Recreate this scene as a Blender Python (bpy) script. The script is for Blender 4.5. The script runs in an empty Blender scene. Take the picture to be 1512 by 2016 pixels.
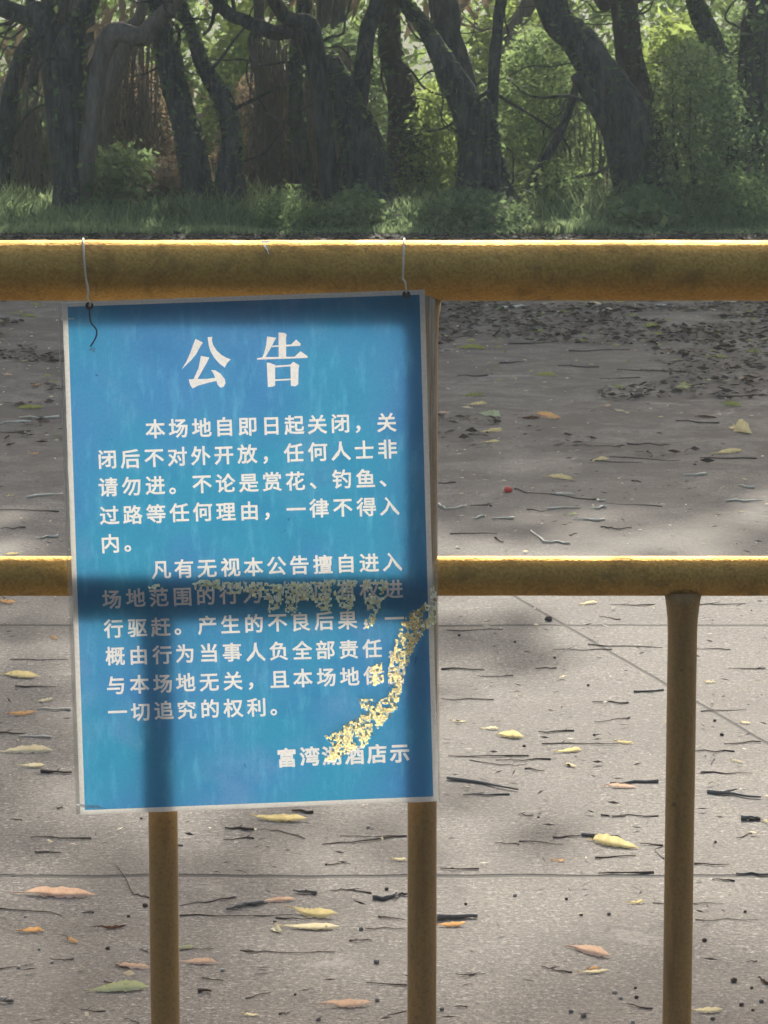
import bpy, bmesh, math, random, time
from mathutils import Vector, Matrix, noise
from mathutils.geometry import delaunay_2d_cdt
import numpy as np

SC = bpy.context.scene
COL = SC.collection
R = math.radians

# ---------------------------------------------------------------- camera, world, sun, exposure
CAM_H, PITCH, FPX = 1.45, R(9.36), 6720.0          # FPX: focal length in photo pixels (photo 1512 x 2016)
cam_d = bpy.data.cameras.new('camera'); cam = bpy.data.objects.new('camera', cam_d); COL.objects.link(cam)
cam_d.sensor_width = 36; cam_d.lens = 120; cam_d.clip_start = .1; cam_d.clip_end = 600
cam.location = (0, 0, CAM_H); cam.rotation_euler = (R(90) - PITCH, 0, 0)
cam_d.dof.use_dof = True; cam_d.dof.focus_distance = 4.4; cam_d.dof.aperture_fstop = 64
SC.camera = cam

HAZE = .0023
SUN_EL, SUN_AZ = R(28), R(4)                        # azimuth from +Y towards +X: the sun stands behind the wood
world = bpy.data.worlds.new('World'); SC.world = world; world.use_nodes = True
wn = world.node_tree; bg = wn.nodes['Background']
sky = wn.nodes.new('ShaderNodeTexSky'); sky.sky_type = 'NISHITA'; sky.sun_disc = False
sky.sun_elevation = SUN_EL; sky.sun_rotation = SUN_AZ; sky.air_density = 1.0; sky.dust_density = 6; sky.ozone_density = .6
wn.links.new(sky.outputs[0], bg.inputs[0]); bg.inputs[1].default_value = .15
sun_d = bpy.data.lights.new('sun', 'SUN'); sun_d.energy = 3.8; sun_d.angle = R(.6); sun_d.color = (1, .94, .83)
sun = bpy.data.objects.new('sun', sun_d); COL.objects.link(sun)
sdir = Vector((-math.sin(SUN_AZ)*math.cos(SUN_EL), -math.cos(SUN_AZ)*math.cos(SUN_EL), -math.sin(SUN_EL)))
sun.rotation_euler = sdir.to_track_quat('-Z', 'Y').to_euler(); sun.location = (2, 30, 20)
SC.view_settings.view_transform = 'Standard'; SC.view_settings.look = 'None'
SC.view_settings.exposure = .78; SC.view_settings.gamma = 1
SC.cycles.max_bounces = 10; SC.cycles.transparent_max_bounces = 12
SC.cycles.sample_clamp_indirect = 8

# ---------------------------------------------------------------- measuring helpers: where a photo pixel lies in the place
CP, SP = math.cos(PITCH), math.sin(PITCH)
def ray(px, py):
    u, v = (px - 756) / FPX, (1008 - py) / FPX
    return Vector((u, CP + v*SP, -SP + v*CP))
def G(px, py, z=0.0):                                # on level ground
    d = ray(px, py); t = (z - CAM_H) / d.z
    return Vector((d.x*t, d.y*t, z))
def P(px, py, Y):                                    # on the upright plane at distance Y
    d = ray(px, py); t = Y / d.y
    return Vector((d.x*t, Y, CAM_H + d.z*t))
def mpp(pt):                                         # metres per photo pixel at a point
    return (pt.y*CP + (CAM_H - pt.z)*SP) / FPX

# ---------------------------------------------------------------- scene helpers
def tag(o, label=None, cat=None, group=None, kind=None):
    if label: o['label'] = label
    if cat: o['category'] = cat
    if group: o['group'] = group
    if kind: o['kind'] = kind
    return o
def empty(name, loc=(0, 0, 0)):
    o = bpy.data.objects.new(name, None); COL.objects.link(o); o.location = loc; o.empty_display_size = .1
    return o
def obj(name, verts, faces, mat, parent=None, smooth=True, loc=None):
    me = bpy.data.meshes.new(name)
    me.from_pydata([tuple(v) for v in verts], [], faces)
    if smooth: me.polygons.foreach_set('use_smooth', [True]*len(me.polygons))
    for m in (mat if isinstance(mat, (list, tuple)) else [mat]): me.materials.append(m)
    me.update()
    o = bpy.data.objects.new(name, me); COL.objects.link(o)
    if parent is not None:
        o.parent = parent; o.location = -Vector(parent.location)       # meshes are written in world metres
    if loc is not None:
        l = Vector(loc); me.transform(Matrix.Translation(-l)); o.location = l
    return o

class NT:
    def __init__(s, name, rough=.6, spec=.4):
        s.m = bpy.data.materials.new(name); s.m.use_nodes = True; s.t = s.m.node_tree
        s.b = s.t.nodes['Principled BSDF']; s.out = s.t.nodes['Material Output']
        s.b.inputs['Roughness'].default_value = rough; s.b.inputs['Specular IOR Level'].default_value = spec
    def n(s, typ, **kw):
        nd = s.t.nodes.new(typ)
        for k, v in kw.items(): setattr(nd, k, v)
        return nd
    def l(s, a, b): s.t.links.new(a, b)
    def pos(s): return s.n('ShaderNodeNewGeometry').outputs['Position']
    def noise(s, scale, detail=4, rough=.6, vec=None, dist=0):
        nd = s.n('ShaderNodeTexNoise'); nd.inputs['Scale'].default_value = scale
        nd.inputs['Detail'].default_value = detail; nd.inputs['Roughness'].default_value = rough
        nd.inputs['Distortion'].default_value = dist
        s.l(vec if vec is not None else s.pos(), nd.inputs['Vector']); return nd.outputs[0]
    def ramp(s, fac, stops):
        nd = s.n('ShaderNodeValToRGB'); cr = nd.color_ramp
        while len(cr.elements) < len(stops): cr.elements.new(.5)
        for e, (p, c) in zip(cr.elements, stops):
            e.position = p; e.color = (c, c, c, 1) if not hasattr(c, '__len__') else (*c, 1)
        s.l(fac, nd.inputs[0]); return nd.outputs[0]
    def mix(s, fac, a, b, mode='MIX'):
        nd = s.n('ShaderNodeMix', data_type='RGBA', blend_type=mode)
        for sock, v in ((nd.inputs[0], fac), (nd.inputs[6], a), (nd.inputs[7], b)):
            if isinstance(v, (int, float)): sock.default_value = v
            elif isinstance(v, tuple): sock.default_value = (*v, 1)
            else: s.l(v, sock)
        return nd.outputs[2]
    def math(s, op, a, b=None):
        nd = s.n('ShaderNodeMath', operation=op)
        for sock, v in zip(nd.inputs, (a, b)):
            if v is None: continue
            if isinstance(v, (int, float)): sock.default_value = v
            else: s.l(v, sock)
        return nd.outputs[0]
    def scaled(s, sc):
        nd = s.n('ShaderNodeMapping'); nd.inputs['Scale'].default_value = sc; s.l(s.pos(), nd.inputs[0]); return nd.outputs[0]
    def col(s, c):
        if isinstance(c, tuple): s.b.inputs['Base Color'].default_value = (*c, 1)
        else: s.l(c, s.b.inputs['Base Color'])
    def bump(s, h, strength=.3, dist=.002):
        nd = s.n('ShaderNodeBump'); nd.inputs['Strength'].default_value = strength; nd.inputs['Distance'].default_value = dist
        s.l(h, nd.inputs['Height']); s.l(nd.outputs[0], s.b.inputs['Normal'])
    def translucent(s, color, fac):
        tr = s.n('ShaderNodeBsdfTranslucent'); mx = s.n('ShaderNodeMixShader')
        if isinstance(color, tuple): tr.inputs[0].default_value = (*color, 1)
        else: s.l(color, tr.inputs[0])
        mx.inputs[0].default_value = fac
        s.l(s.b.outputs[0], mx.inputs[1]); s.l(tr.outputs[0], mx.inputs[2]); s.l(mx.outputs[0], s.out.inputs[0])

def lin(r, g, b):
    f = lambda c: (c/255/12.92) if c <= 10 else ((c/255 + .055)/1.055)**2.4
    return (f(r), f(g), f(b))

# ---------------------------------------------------------------- materials
def m_concrete():
    k = NT('concrete', .85, .25)
    big = k.noise(.7, 5, .6); mid = k.noise(7, 5, .65); fine = k.noise(150, 3, .7); grit = k.noise(420, 2, .6)
    c = k.mix(k.ramp(big, [(.3, 0), (.7, 1)]), (.21, .188, .16), (.285, .257, .22))
    c = k.mix(k.ramp(mid, [(.35, .75), (.62, 0)]), c, (.17, .155, .14))
    gr = k.noise(75, 3, .75)
    c = k.mix(k.ramp(gr, [(.33, .8), (.46, 0)]), c, (.08, .073, .066))
    c = k.mix(k.ramp(gr, [(.55, 0), (.68, .8)]), c, (.50, .46, .40))
    c = k.mix(k.ramp(fine, [(.30, .9), (.50, 0)]), c, (.085, .08, .075))
    c = k.mix(k.ramp(fine, [(.55, 0), (.75, .75)]), c, (.47, .44, .40))
    c = k.mix(k.ramp(grit, [(.36, .6), (.5, 0)]), c, (.06, .055, .05))
    # damp and leaf stains, closer together far out, with tree shade painted in
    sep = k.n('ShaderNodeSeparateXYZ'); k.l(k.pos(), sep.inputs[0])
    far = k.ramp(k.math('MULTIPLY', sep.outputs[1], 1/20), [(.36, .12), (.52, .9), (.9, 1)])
    c = k.mix(k.math('MULTIPLY', far, .42), c, (.095, .088, .08))  # overall far darkening stands for the shade under the trees
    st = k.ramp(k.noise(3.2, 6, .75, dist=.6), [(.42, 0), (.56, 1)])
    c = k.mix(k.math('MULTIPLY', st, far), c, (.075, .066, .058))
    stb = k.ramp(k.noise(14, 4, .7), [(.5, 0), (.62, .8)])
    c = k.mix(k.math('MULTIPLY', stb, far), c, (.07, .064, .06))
    pt = k.ramp(k.noise(1.3, 6, .72, dist=.9), [(.50, 0), (.56, .26)])
    c = k.mix(pt, c, (.115, .102, .088))
    c = k.mix(k.ramp(k.noise(2.4, 7, .75, dist=1.4), [(.60, 0), (.66, .45)]), c, (.34, .315, .28))
    c = k.mix(k.ramp(k.noise(11, 5, .75, dist=.8), [(.60, 0), (.70, .55)]), c, (.09, .08, .07))
    # map cracks
    vor = k.n('ShaderNodeTexVoronoi', feature='DISTANCE_TO_EDGE'); vor.inputs['Scale'].default_value = 24
    k.l(k.pos(), vor.inputs[0])
    cr = k.ramp(vor.outputs[0], [(.0, 1), (.035, 0)])
    cr = k.math('MULTIPLY', cr, k.ramp(k.noise(2.3, 3), [(.45, 0), (.62, .55)]))
    c = k.mix(cr, c, (.05, .047, .045))
    # joints sawn into the slab: two across and one on the skew
    wob = k.math('MULTIPLY', k.math('SUBTRACT', k.noise(6, 3), .5), .03)
    tot = None
    for y0, w in ((G(756, 1232).y, .009), (G(756, 1725).y, .008)):
        d = k.math('ABSOLUTE', k.math('ADD', k.math('SUBTRACT', sep.outputs[1], y0), wob))
        j = k.ramp(k.math('DIVIDE', d, w*2), [(.35, .85), (.75, 0)])
        tot = j if tot is None else k.math('MAXIMUM', tot, j)
    a, b = G(1030, 1185), G(1495, 1455); nx, ny = (b.y - a.y), -(b.x - a.x); ln = math.hypot(nx, ny); nx /= ln; ny /= ln
    d = k.math('ADD', k.math('MULTIPLY', sep.outputs[0], nx), k.math('MULTIPLY', sep.outputs[1], ny))
    d = k.math('ABSOLUTE', k.math('ADD', k.math('SUBTRACT', d, a.x*nx + a.y*ny), k.math('MULTIPLY', wob, .3)))
    j = k.ramp(k.math('DIVIDE', d, .008), [(.3, .85), (.9, 0)])
    j = k.math('MULTIPLY', j, k.math('LESS_THAN', sep.outputs[1], a.y + .4))
    j = k.math('MULTIPLY', j, k.math('GREATER_THAN', sep.outputs[0], .05))
    tot = k.math('MAXIMUM', tot, j)
    c = k.mix(tot, c, (.035, .033, .032))
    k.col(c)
    k.bump(k.math('ADD', k.math('MULTIPLY', fine, .7), k.math('MULTIPLY', tot, -2.0)), .55, .003)
    return k.m

def m_soil():
    k = NT('forest_soil', .95, .1)
    c = k.mix(k.noise(9, 5, .7), (.03, .026, .02), (.10, .08, .06))
    c = k.mix(k.ramp(k.noise(40, 4), [(.5, 0), (.65, .7)]), c, (.13, .10, .06)); k.col(c); k.bump(k.noise(30, 5), .6, .02); return k.m

def m_meadow():
    k = NT('meadow', .95, .1); k.col(k.mix(k.noise(3, 5, .7), (.03, .05, .018), (.07, .095, .035))); return k.m

def m_yellow(name, dirt=.5):
    k = NT(name, .55, .5)
    fine = k.noise(260, 3, .6); mid = k.noise(26, 5, .7, dist=.5); big = k.noise(4.5, 4, .6)
    c = k.mix(k.ramp(big, [(.3, 0), (.7, 1)]), (.47, .285, .075), (.62, .395, .115))
    c = k.mix(k.ramp(fine, [(.3, .5), (.55, 0)]), c, (.25, .115, .025))
    c = k.mix(k.ramp(fine, [(.58, 0), (.75, .45)]), c, (.72, .52, .22))
    c = k.mix(k.math('MULTIPLY', k.ramp(mid, [(.52, 0), (.70, 1)]), dirt), c, (.14, .09, .045))
    c = k.mix(k.ramp(k.noise(60, 4, .7), [(.66, 0), (.74, .75)]), c, (.10, .06, .035))
    k.b.inputs['Metallic'].default_value = .6; k.b.inputs['Specular Tint'].default_value = (1, .78, .44, 1); k.b.inputs['Specular IOR Level'].default_value = .3
    k.col(c); k.l(k.ramp(mid, [(.3, .50), (.7, .66)]), k.b.inputs['Roughness'])
    k.bump(k.math('ADD', fine, k.math('MULTIPLY', k.noise(14, 3, .6, k.scaled((.25, 1, 1))), 2.5)), .55, .003)
    return k.m

def m_post():
    k = NT('yellow_post_paint', .5, .4)
    fine = k.noise(260, 3, .6)
    v = k.scaled((1, 1, .12))
    c = k.mix(k.noise(5, 4, .6), (.33, .20, .068), (.40, .23, .078))
    c = k.mix(k.ramp(k.noise(30, 5, .7, v), [(.5, 0), (.68, .8)]), c, (.22, .12, .05))
    c = k.mix(k.ramp(fine, [(.3, .55), (.55, 0)]), c, (.20, .11, .035))
    c = k.mix(k.ramp(k.noise(70, 4, .7), [(.64, 0), (.72, .7)]), c, (.10, .055, .03))
    k.col(c); k.bump(fine, .3, .001); return k.m

def m_print():
    k = NT('blue_print', .35, .35)
    mid = k.noise(9, 5, .6, dist=.4); fine = k.noise(300, 3, .65); v = k.noise(40, 4, .7, k.scaled((2.2, 1, .5)))
    c = k.mix(mid, (.016, .085, .20), (.03, .115, .25))
    c = k.mix(k.ramp(fine, [(.35, .35), (.6, 0)]), c, (.01, .09, .22))
    c = k.mix(k.ramp(v, [(.52, 0), (.75, .35)]), c, (.09, .30, .46))
    c = k.mix(k.ramp(k.noise(55, 3, .7), [(.71, 0), (.76, .8)]), c, (.008, .06, .13))
    k.col(c)
    t = k.mix(mid, (.07, .31, .72), (.15, .41, .80))
    t = k.mix(k.ramp(k.noise(4.5, 3, .5), [(.42, 0), (.62, .85)]), t, (.06, .44, .70))
    t = k.mix(k.ramp(k.noise(7, 4, .6), [(.52, 0), (.68, .55)]), t, (.26, .48, .86))
    t = k.mix(k.ramp(k.noise(16, 5, .7), [(.50, 0), (.72, .45)]), t, (.04, .24, .56))
    t = k.mix(k.ramp(fine, [(.35, .35), (.6, 0)]), t, (.03, .30, .68))
    t = k.mix(k.ramp(v, [(.52, 0), (.75, .5)]), t, (.17, .60, .92))
    t = k.mix(k.ramp(k.noise(55, 3, .7), [(.71, 0), (.76, .8)]), t, (.02, .14, .30))
    k.translucent(t, .5); return k.m
def m_sheet(name, dif, tr, fac, rough=.4, worn=None):
    k = NT(name, rough, .35)
    f = k.noise(280, 3, .7)
    k.col(k.mix(k.ramp(f, [(.33, .5), (.55, 0)]), dif, tuple(c*.7 for c in dif)))
    k.translucent(k.mix(k.ramp(f, [(.33, .5), (.55, 0)]), tr, tuple(c*.75 for c in tr)), fac); return k.m
def m_worn_glint():
    k = NT('worn_print_glint', .4, .4)
    f = k.noise(420, 2, .6); r = k.n('ShaderNodeNewGeometry').outputs['Random Per Island']
    k.col((.8, .7, .3)); k.translucent(k.mix(k.ramp(f, [(.40, 0), (.60, 1)]), (.20, .17, .08), (.74, .62, .26)), .7); return k.m
def m_glint_foil(name, c, metal):
    k = NT(name, .28, .5); f = k.noise(300, 3, .6); k.col(k.mix(k.ramp(f, [(.38, 0), (.6, 1)]), tuple(x*.85 for x in c), c)); k.b.inputs['Metallic'].default_value = metal; return k.m
def m_film():
    k = NT('clear_film', .18, .6); k.col((.75, .74, .70))
    tp = k.n('ShaderNodeBsdfTransparent'); mx = k.n('ShaderNodeMixShader'); tp.inputs[0].default_value = (.93, .93, .90, 1)
    k.l(k.ramp(k.noise(60, 4, .7, k.scaled((6, 1, .15))), [(.42, .50), (.62, .85)]), mx.inputs[0])
    k.l(tp.outputs[0], mx.inputs[2]); k.l(k.b.outputs[0], mx.inputs[1]); k.l(mx.outputs[0], k.out.inputs[0])
    return k.m
def m_leafy(name, a, b, tr, fac=.4, rough=.75):
    k = NT(name, rough, .12)
    rnd = k.n('ShaderNodeNewGeometry').outputs['Random Per Island']
    k.col(k.mix(rnd, a, b)); k.translucent(k.mix(rnd, tuple(x*.75 for x in tr), tuple(min(1, x*1.2) for x in tr)), fac); return k.m
def m_litter(name, a, b, tr, fac=.35):
    k = NT(name, .6, .25)
    f = k.noise(160, 4, .7); g = k.noise(45, 3, .6)
    c = k.mix(k.ramp(g, [(.35, 0), (.65, 1)]), a, b)
    c = k.mix(k.ramp(f, [(.56, 0), (.66, .75)]), c, tuple(x*.35 for x in a))
    c = k.mix(k.ramp(k.noise(28, 3, .6), [(.54, 0), (.66, .6)]), c, (a[0]*.5, a[1]*.38, a[2]*.35))
    k.col(c); k.translucent(tr, fac); return k.m
def m_bark(name, a, b, moss=.4):
    k = NT(name, .9, .15)
    v = k.scaled((1, 1, .22)); n1 = k.noise(26, 6, .7, v); n2 = k.noise(5, 4, .6)
    c = k.mix(k.ramp(n1, [(.35, 0), (.65, 1)]), a, b)
    c = k.mix(k.math('MULTIPLY', k.ramp(n2, [(.45, 0), (.65, 1)]), moss), c, (.028, .05, .022))
    k.col(c); k.bump(k.math('ADD', n1, k.noise(70, 4, .7, v)), 1.0, .05); return k.m
def m_plain(name, a, b, scale=80, rough=.8):
    k = NT(name, rough, .2); k.col(k.mix(k.noise(scale, 4, .7), a, b)); k.bump(k.noise(scale*2, 3), .4, .002); return k.m

M = dict(
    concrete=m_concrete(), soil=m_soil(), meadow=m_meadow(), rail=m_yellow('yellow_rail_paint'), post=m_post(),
    print=m_print(), letter=m_sheet('white_lettering', (.56, .57, .57), (.90, .92, .95), .55),
    back=m_sheet('board_back', (.75, .75, .73), (.95, .94, .92), .55), margin=m_sheet('white_margin', (.58, .58, .56), (.92, .93, .92), .5),
    film=m_film(), wire=m_plain('tie_wire', (.55, .47, .36), (.72, .64, .5), 300, .4), wire_dark=m_plain('dark_wire', (.04, .04, .045), (.09, .08, .08), 300, .6),  # wire tail and eyelets are plainly darker than the loops
    chip=m_plain('bare_primer', (.75, .73, .68), (.85, .83, .78)),
    flake=m_glint_foil('peel_glint_foil', (.98, .84, .42), .85),
    flake_thin=m_worn_glint(),
    flake_pale=m_glint_foil('peel_glint_foil_pale', (.97, .91, .62), .15),
    bark=m_bark('dark_bark', (.04, .042, .043), (.19, .18, .165)), bark_pale=m_bark('pale_bark', (.18, .15, .125), (.38, .32, .27), .1),
    bark_brown=m_bark('brown_bark', (.06, .05, .044), (.15, .125, .105), .3),
    leaf_dark=m_leafy('foliage_dark', (.06, .085, .055), (.135, .17, .105), (.28, .40, .17), .45),
    leaf_deep=m_leafy('foliage_deep', (.02, .03, .018), (.04, .055, .03), (.06, .09, .03), .3),
    leaf_mid=m_leafy('foliage_mid', (.075, .105, .06), (.16, .21, .11), (.36, .50, .19), .45),
    leaf_light=m_leafy('foliage_light', (.09, .13, .05), (.19, .25, .10), (.48, .62, .18), .5),
    leaf_dead=m_leafy('foliage_dead', (.10, .08, .06), (.24, .20, .15), (.34, .26, .16), .35),
    grass=m_leafy('grass_blades', (.14, .19, .11), (.24, .29, .165), (.40, .52, .25), .45),
    yellow=m_litter('yellow_leaf', (.70, .58, .27), (.84, .76, .46), (.92, .80, .42), .45),
    cream=m_litter('cream_leaf', (.74, .68, .50), (.86, .82, .66), (.9, .82, .55), .48),
    orange=m_litter('orange_leaf', (.64, .45, .26), (.78, .61, .40), (.88, .5, .2), .45),
    pink=m_litter('pinkish_leaf', (.72, .58, .46), (.84, .74, .62), (.85, .58, .42), .45),
    brown=m_litter('brown_leaf', (.06, .038, .03), (.15, .095, .075), (.2, .09, .05), .2),
    green=m_litter('green_leaf', (.22, .26, .09), (.36, .38, .16), (.42, .46, .14), .35),
    palegreen=m_litter('pale_green_leaf', (.50, .58, .34), (.66, .70, .48), (.65, .72, .38), .35),
    litter_dark=m_leafy('dark_leaf_litter', (.025, .02, .018), (.15, .115, .09), (.10, .06, .04), .15),
    red=m_litter('red_petal', (.75, .09, .07), (.85, .16, .12), (.8, .12, .1), .3),
    twig=m_plain('twig_bark', (.055, .043, .034), (.18, .14, .115), 120), straw=m_plain('pale_straw', (.72, .68, .54), (.88, .84, .72), 120),
    greytwig=m_plain('grey_twig_bark', (.10, .10, .10), (.26, .25, .24), 120),
    stone=m_plain('pale_pebble', (.42, .40, .38), (.66, .63, .6), 160), dark=m_plain('dark_seed', (.06, .046, .04), (.17, .125, .105), 160),
    grey=m_plain('grey_pebble', (.16, .15, .15), (.34, .32, .31), 160),
)

# ---------------------------------------------------------------- mesh builders
def tube(path, radii, seg=10, caps=True, rough=0.0, seed=0, freq=6.0):
    V, F = [], []
    n = len(path); path = [Vector(p) for p in path]
    up = None
    for i in range(n):
        t = (path[min(i+1, n-1)] - path[max(i-1, 0)]).normalized()
        if up is None:
            up = Vector((0, 0, 1)) if abs(t.z) < .8 else Vector((0, 1, 0))
        s = t.cross(up).normalized(); up = s.cross(t).normalized()
        for k in range(seg):
            a = 2*math.pi*k/seg; dirv = s*math.cos(a) + up*math.sin(a)
            r = radii[i]
            if rough:
                q = path[i] + dirv*r
                r *= 1 + rough*noise.noise(Vector((q.x*freq + seed*7.3, q.y*freq, q.z*freq*.45))) + rough*.5*noise.noise(q*freq*2.5)
            V.append(path[i] + dirv*r)
    for i in range(n-1):
        for k in range(seg):
            a, b = i*seg + k, i*seg + (k+1) % seg
            F.append((a, b, b+seg, a+seg))
    if caps:
        F.append(tuple(range(seg))[::-1]); F.append(tuple((n-1)*seg + k for k in range(seg)))
    return V, F
def join(parts):
    V, F = [], []
    for v, f in parts:
        o = len(V); V += list(v); F += [tuple(i+o for i in x) for x in f]
    return V, F
def smooth_path(pts, rad, sub=6):
    P_, R_ = [], []
    n = len(pts)
    for i in range(n-1):
        p0, p1, p2, p3 = pts[max(i-1, 0)], pts[i], pts[i+1], pts[min(i+2, n-1)]
        for k in range(sub):
            t = k/sub
            P_.append(.5*((2*p1) + (p2-p0)*t + (2*p0-5*p1+4*p2-p3)*t*t + (3*p1-p0-3*p2+p3)*t**3))
            R_.append(rad[i]*(1-t) + rad[i+1]*t)
    P_.append(pts[-1]); R_.append(rad[-1])
    return P_, R_
def leaves(centers, size, rng, up=.3, asp=.42, droop=0.0, jitter=.35):
    """one bent four-cornered blade per centre"""
    n = len(centers); C = np.asarray(centers, float).reshape(-1, 3)
    d = rng.normal(size=(n, 3)); d[:, 2] = d[:, 2]*.6 - droop; d /= np.linalg.norm(d, axis=1)[:, None]
    w = rng.normal(size=(n, 3)); w[:, 2] *= up; w -= (w*d).sum(1)[:, None]*d; w /= np.linalg.norm(w, axis=1)[:, None] + 1e-9
    nr = np.cross(d, w)
    s = size*(1 + jitter*rng.normal(size=n)).clip(.4, 2)[:, None]
    A = C - d*s*.5; B = C + w*s*asp*.5 - nr*s*.06; T = C + d*s*.5 - nr*s*.12; D = C - w*s*asp*.5 - nr*s*.06
    V = np.stack([A, B, T, D], 1).reshape(-1, 3)
    F = np.arange(4*n).reshape(-1, 4)
    return V, F
def fastmesh(name, V, F, mat, parent=None, loc=None):
    me = bpy.data.meshes.new(name); n = len(F)
    V = np.asarray(V, np.float32)
    off = np.zeros(3) if loc is None else np.asarray(loc)
    if parent is not None: off = np.asarray(parent.location)
    V = V - off
    me.vertices.add(len(V)); me.vertices.foreach_set('co', V.astype(np.float32).ravel())
    k = F.shape[1]; me.loops.add(n*k); me.loops.foreach_set('vertex_index', F.astype(np.int32).ravel())
    me.polygons.add(n); me.polygons.foreach_set('loop_start', np.arange(0, n*k, k, dtype=np.int32))
    me.update(calc_edges=True); me.materials.append(mat)
    o = bpy.data.objects.new(name, me); COL.objects.link(o)
    if parent is not None: o.parent = parent
    elif loc is not None: o.location = loc
    return o

# ---------------------------------------------------------------- the setting
def sheet(name, x0, x1, y0, y1, z, mat, nx=1, ny=1, wob=0):
    V, F = [], []
    for j in range(ny+1):
        for i in range(nx+1):
            y = y0 + (y1-y0)*j/ny
            if j == ny and wob: y += wob*(noise.noise(Vector((i*.35, 3, 0))) + .5*noise.noise(Vector((i*1.9, 8, 0))))
            V.append((x0 + (x1-x0)*i/nx, y, z))
    for j in range(ny):
        for i in range(nx):
            a = j*(nx+1) + i; F.append((a, a+1, a+nx+2, a+nx+1))
    return tag(obj(name, V, F, mat, smooth=False), kind='structure')
sheet('ground', -300, 300, -100, 500, -.008, M['meadow'])
sheet('forest_floor', -14, 14, 15, 33, -.004, M['soil'])
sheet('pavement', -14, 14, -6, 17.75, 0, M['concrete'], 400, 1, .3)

k = NT('bounce_absorber_dark', .9, .2); k.col(k.mix(k.noise(90, 4, .7), (.025, .025, .026), (.075, .073, .07))); k.bump(k.noise(160, 3), .5, .004)
sheet('unseen_bounce_absorber', -14, 14, -6, 3.55, .004, k.m)  # unseen dark sheet added to cut ground bounce onto the railing
# ---------------------------------------------------------------- the railing
YF = 4.05
def zat(py): return P(756, py, YF).z
z_top, z_mid = zat(532.5), zat(1134)
r_top, r_mid, r_post = 59.5*mpp(P(756, 532.5, YF)), 39*mpp(P(756, 1134, YF)), 28.8*mpp(P(756, 1700, YF))
railing = empty('railing', (P(831, 1700, YF).x, YF, 0))
tag(railing, 'yellow painted steel tube railing carrying the blue notice', 'railing')
def straight(a, b, r, seg=40, cuts=80):
    a, b = Vector(a), Vector(b)
    return tube([a.lerp(b, i/cuts) for i in range(cuts+1)], [r]*(cuts+1), seg, rough=.012, freq=30)
obj('top_rail', *straight((-1.55, YF, z_top), (1.65, YF, z_top), r_top, 48, 260), M['rail'], railing)
obj('middle_rail', *straight((-1.5, YF, z_mid), (1.6, YF, z_mid), r_mid, 36, 200), M['rail'], railing)
xs = [P(px, 1700, YF).x for px in (322, 831, 1337)]; step = (xs[2]-xs[0])/2
for i, x in enumerate([xs[0]-2*step, xs[0]-step] + xs + [xs[2]+step]):
    main = i in (0, 3)
    ztop = z_top - r_top*.8 if main else z_mid - r_mid*.8
    n = 40; pts, rad = [], []
    for k in range(n+1):
        z = ztop*k/n; pts.append(Vector((x, YF, z)))
        flare = max(0, 1 - (ztop - z)/.05)**2*.28                 # weld fillet under the rail
        rad.append(r_post*(1 + flare))
    obj('main_post' if main else 'post', *tube(pts, rad, 32, rough=.01, freq=25), M['post'], railing)
# bare primer where a chip of paint has gone, lying on the curve of the top rail
chip_px = [(515, 474), (533, 474), (534, 485), (531, 498), (527, 490), (521, 484)]
V = []
for (px, py) in chip_px:
    p = P(px, max(py, 475), YF); x = p.x
    s = max(-.98, min(.98, (533.5 - py)/60.5)); th = math.asin(s) - PITCH*0
    V.append(Vector((x, YF - (r_top*1.015)*math.cos(th), z_top + (r_top*1.02)*math.sin(th))))
obj('paint_chip', V, [tuple(range(len(V)))], M['chip'], railing, smooth=False)

# ---------------------------------------------------------------- the notice board
YB = YF - r_top - .0075                                            # printed face; the back skin is 5 mm behind it
YBACK = YB + .005
board = empty('notice_board', P(505, 1590, YB))
tag(board, 'blue printed notice with white Chinese lettering tied to the yellow railing', 'notice')
TL, TR, BR, BL = (123, 596), (836, 571), (863, 1577), (158, 1604)
def quad(f):                                                       # f: px inset of the four corners
    return [(TL[0]+f, TL[1]+f), (TR[0]-f, TR[1]+f), (BR[0]-f, BR[1]-f), (BL[0]+f, BL[1]-f)]
IN = 9
inner = [(133, 604), (826, 580), (853, 1568), (167, 1595)]
def sheetxy(px, py):
    p = P(px, py, YB); return Vector((p.x, p.z))
# glyph outlines come from Blender's own built-in typeface
_cache = {}
def glyph(ch, bold):
    key = (ch, bold)
    if key not in _cache:
        c = bpy.data.curves.new('glyph', 'FONT'); c.body = ch; c.resolution_u = 2
        o = bpy.data.objects.new('glyph', c); COL.objects.link(o)
        dg = bpy.context.evaluated_depsgraph_get(); e = o.evaluated_get(dg); m = e.to_mesh()
        gv = [Vector((v.co.x - .5, v.co.y - .36)) for v in m.vertices]; gf = [tuple(p.vertices) for p in m.polygons]
        cnt = {}
        for f in gf:
            for i in range(len(f)):
                e2 = tuple(sorted((f[i], f[(i+1) % len(f)]))); cnt[e2] = cnt.get(e2, 0) + 1
        for (i, j), q in cnt.items():                              # a stroke along every outline edge makes the letter bold
            if q != 1: continue
            a, b = gv[i], gv[j]; d = b - a
            if d.length < 1e-6: continue
            d = d.normalized()*bold; nn = Vector((-d.y, d.x)); o2 = len(gv)
            gv += [a - d*.7 - nn, b + d*.7 - nn, b + d*.7 + nn, a - d*.7 + nn]; gf.append((o2, o2+1, o2+2, o2+3))
        _cache[key] = (gv, gf)
        e.to_mesh_clear(); bpy.data.objects.remove(o); bpy.data.curves.remove(c)
    return _cache[key]
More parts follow.
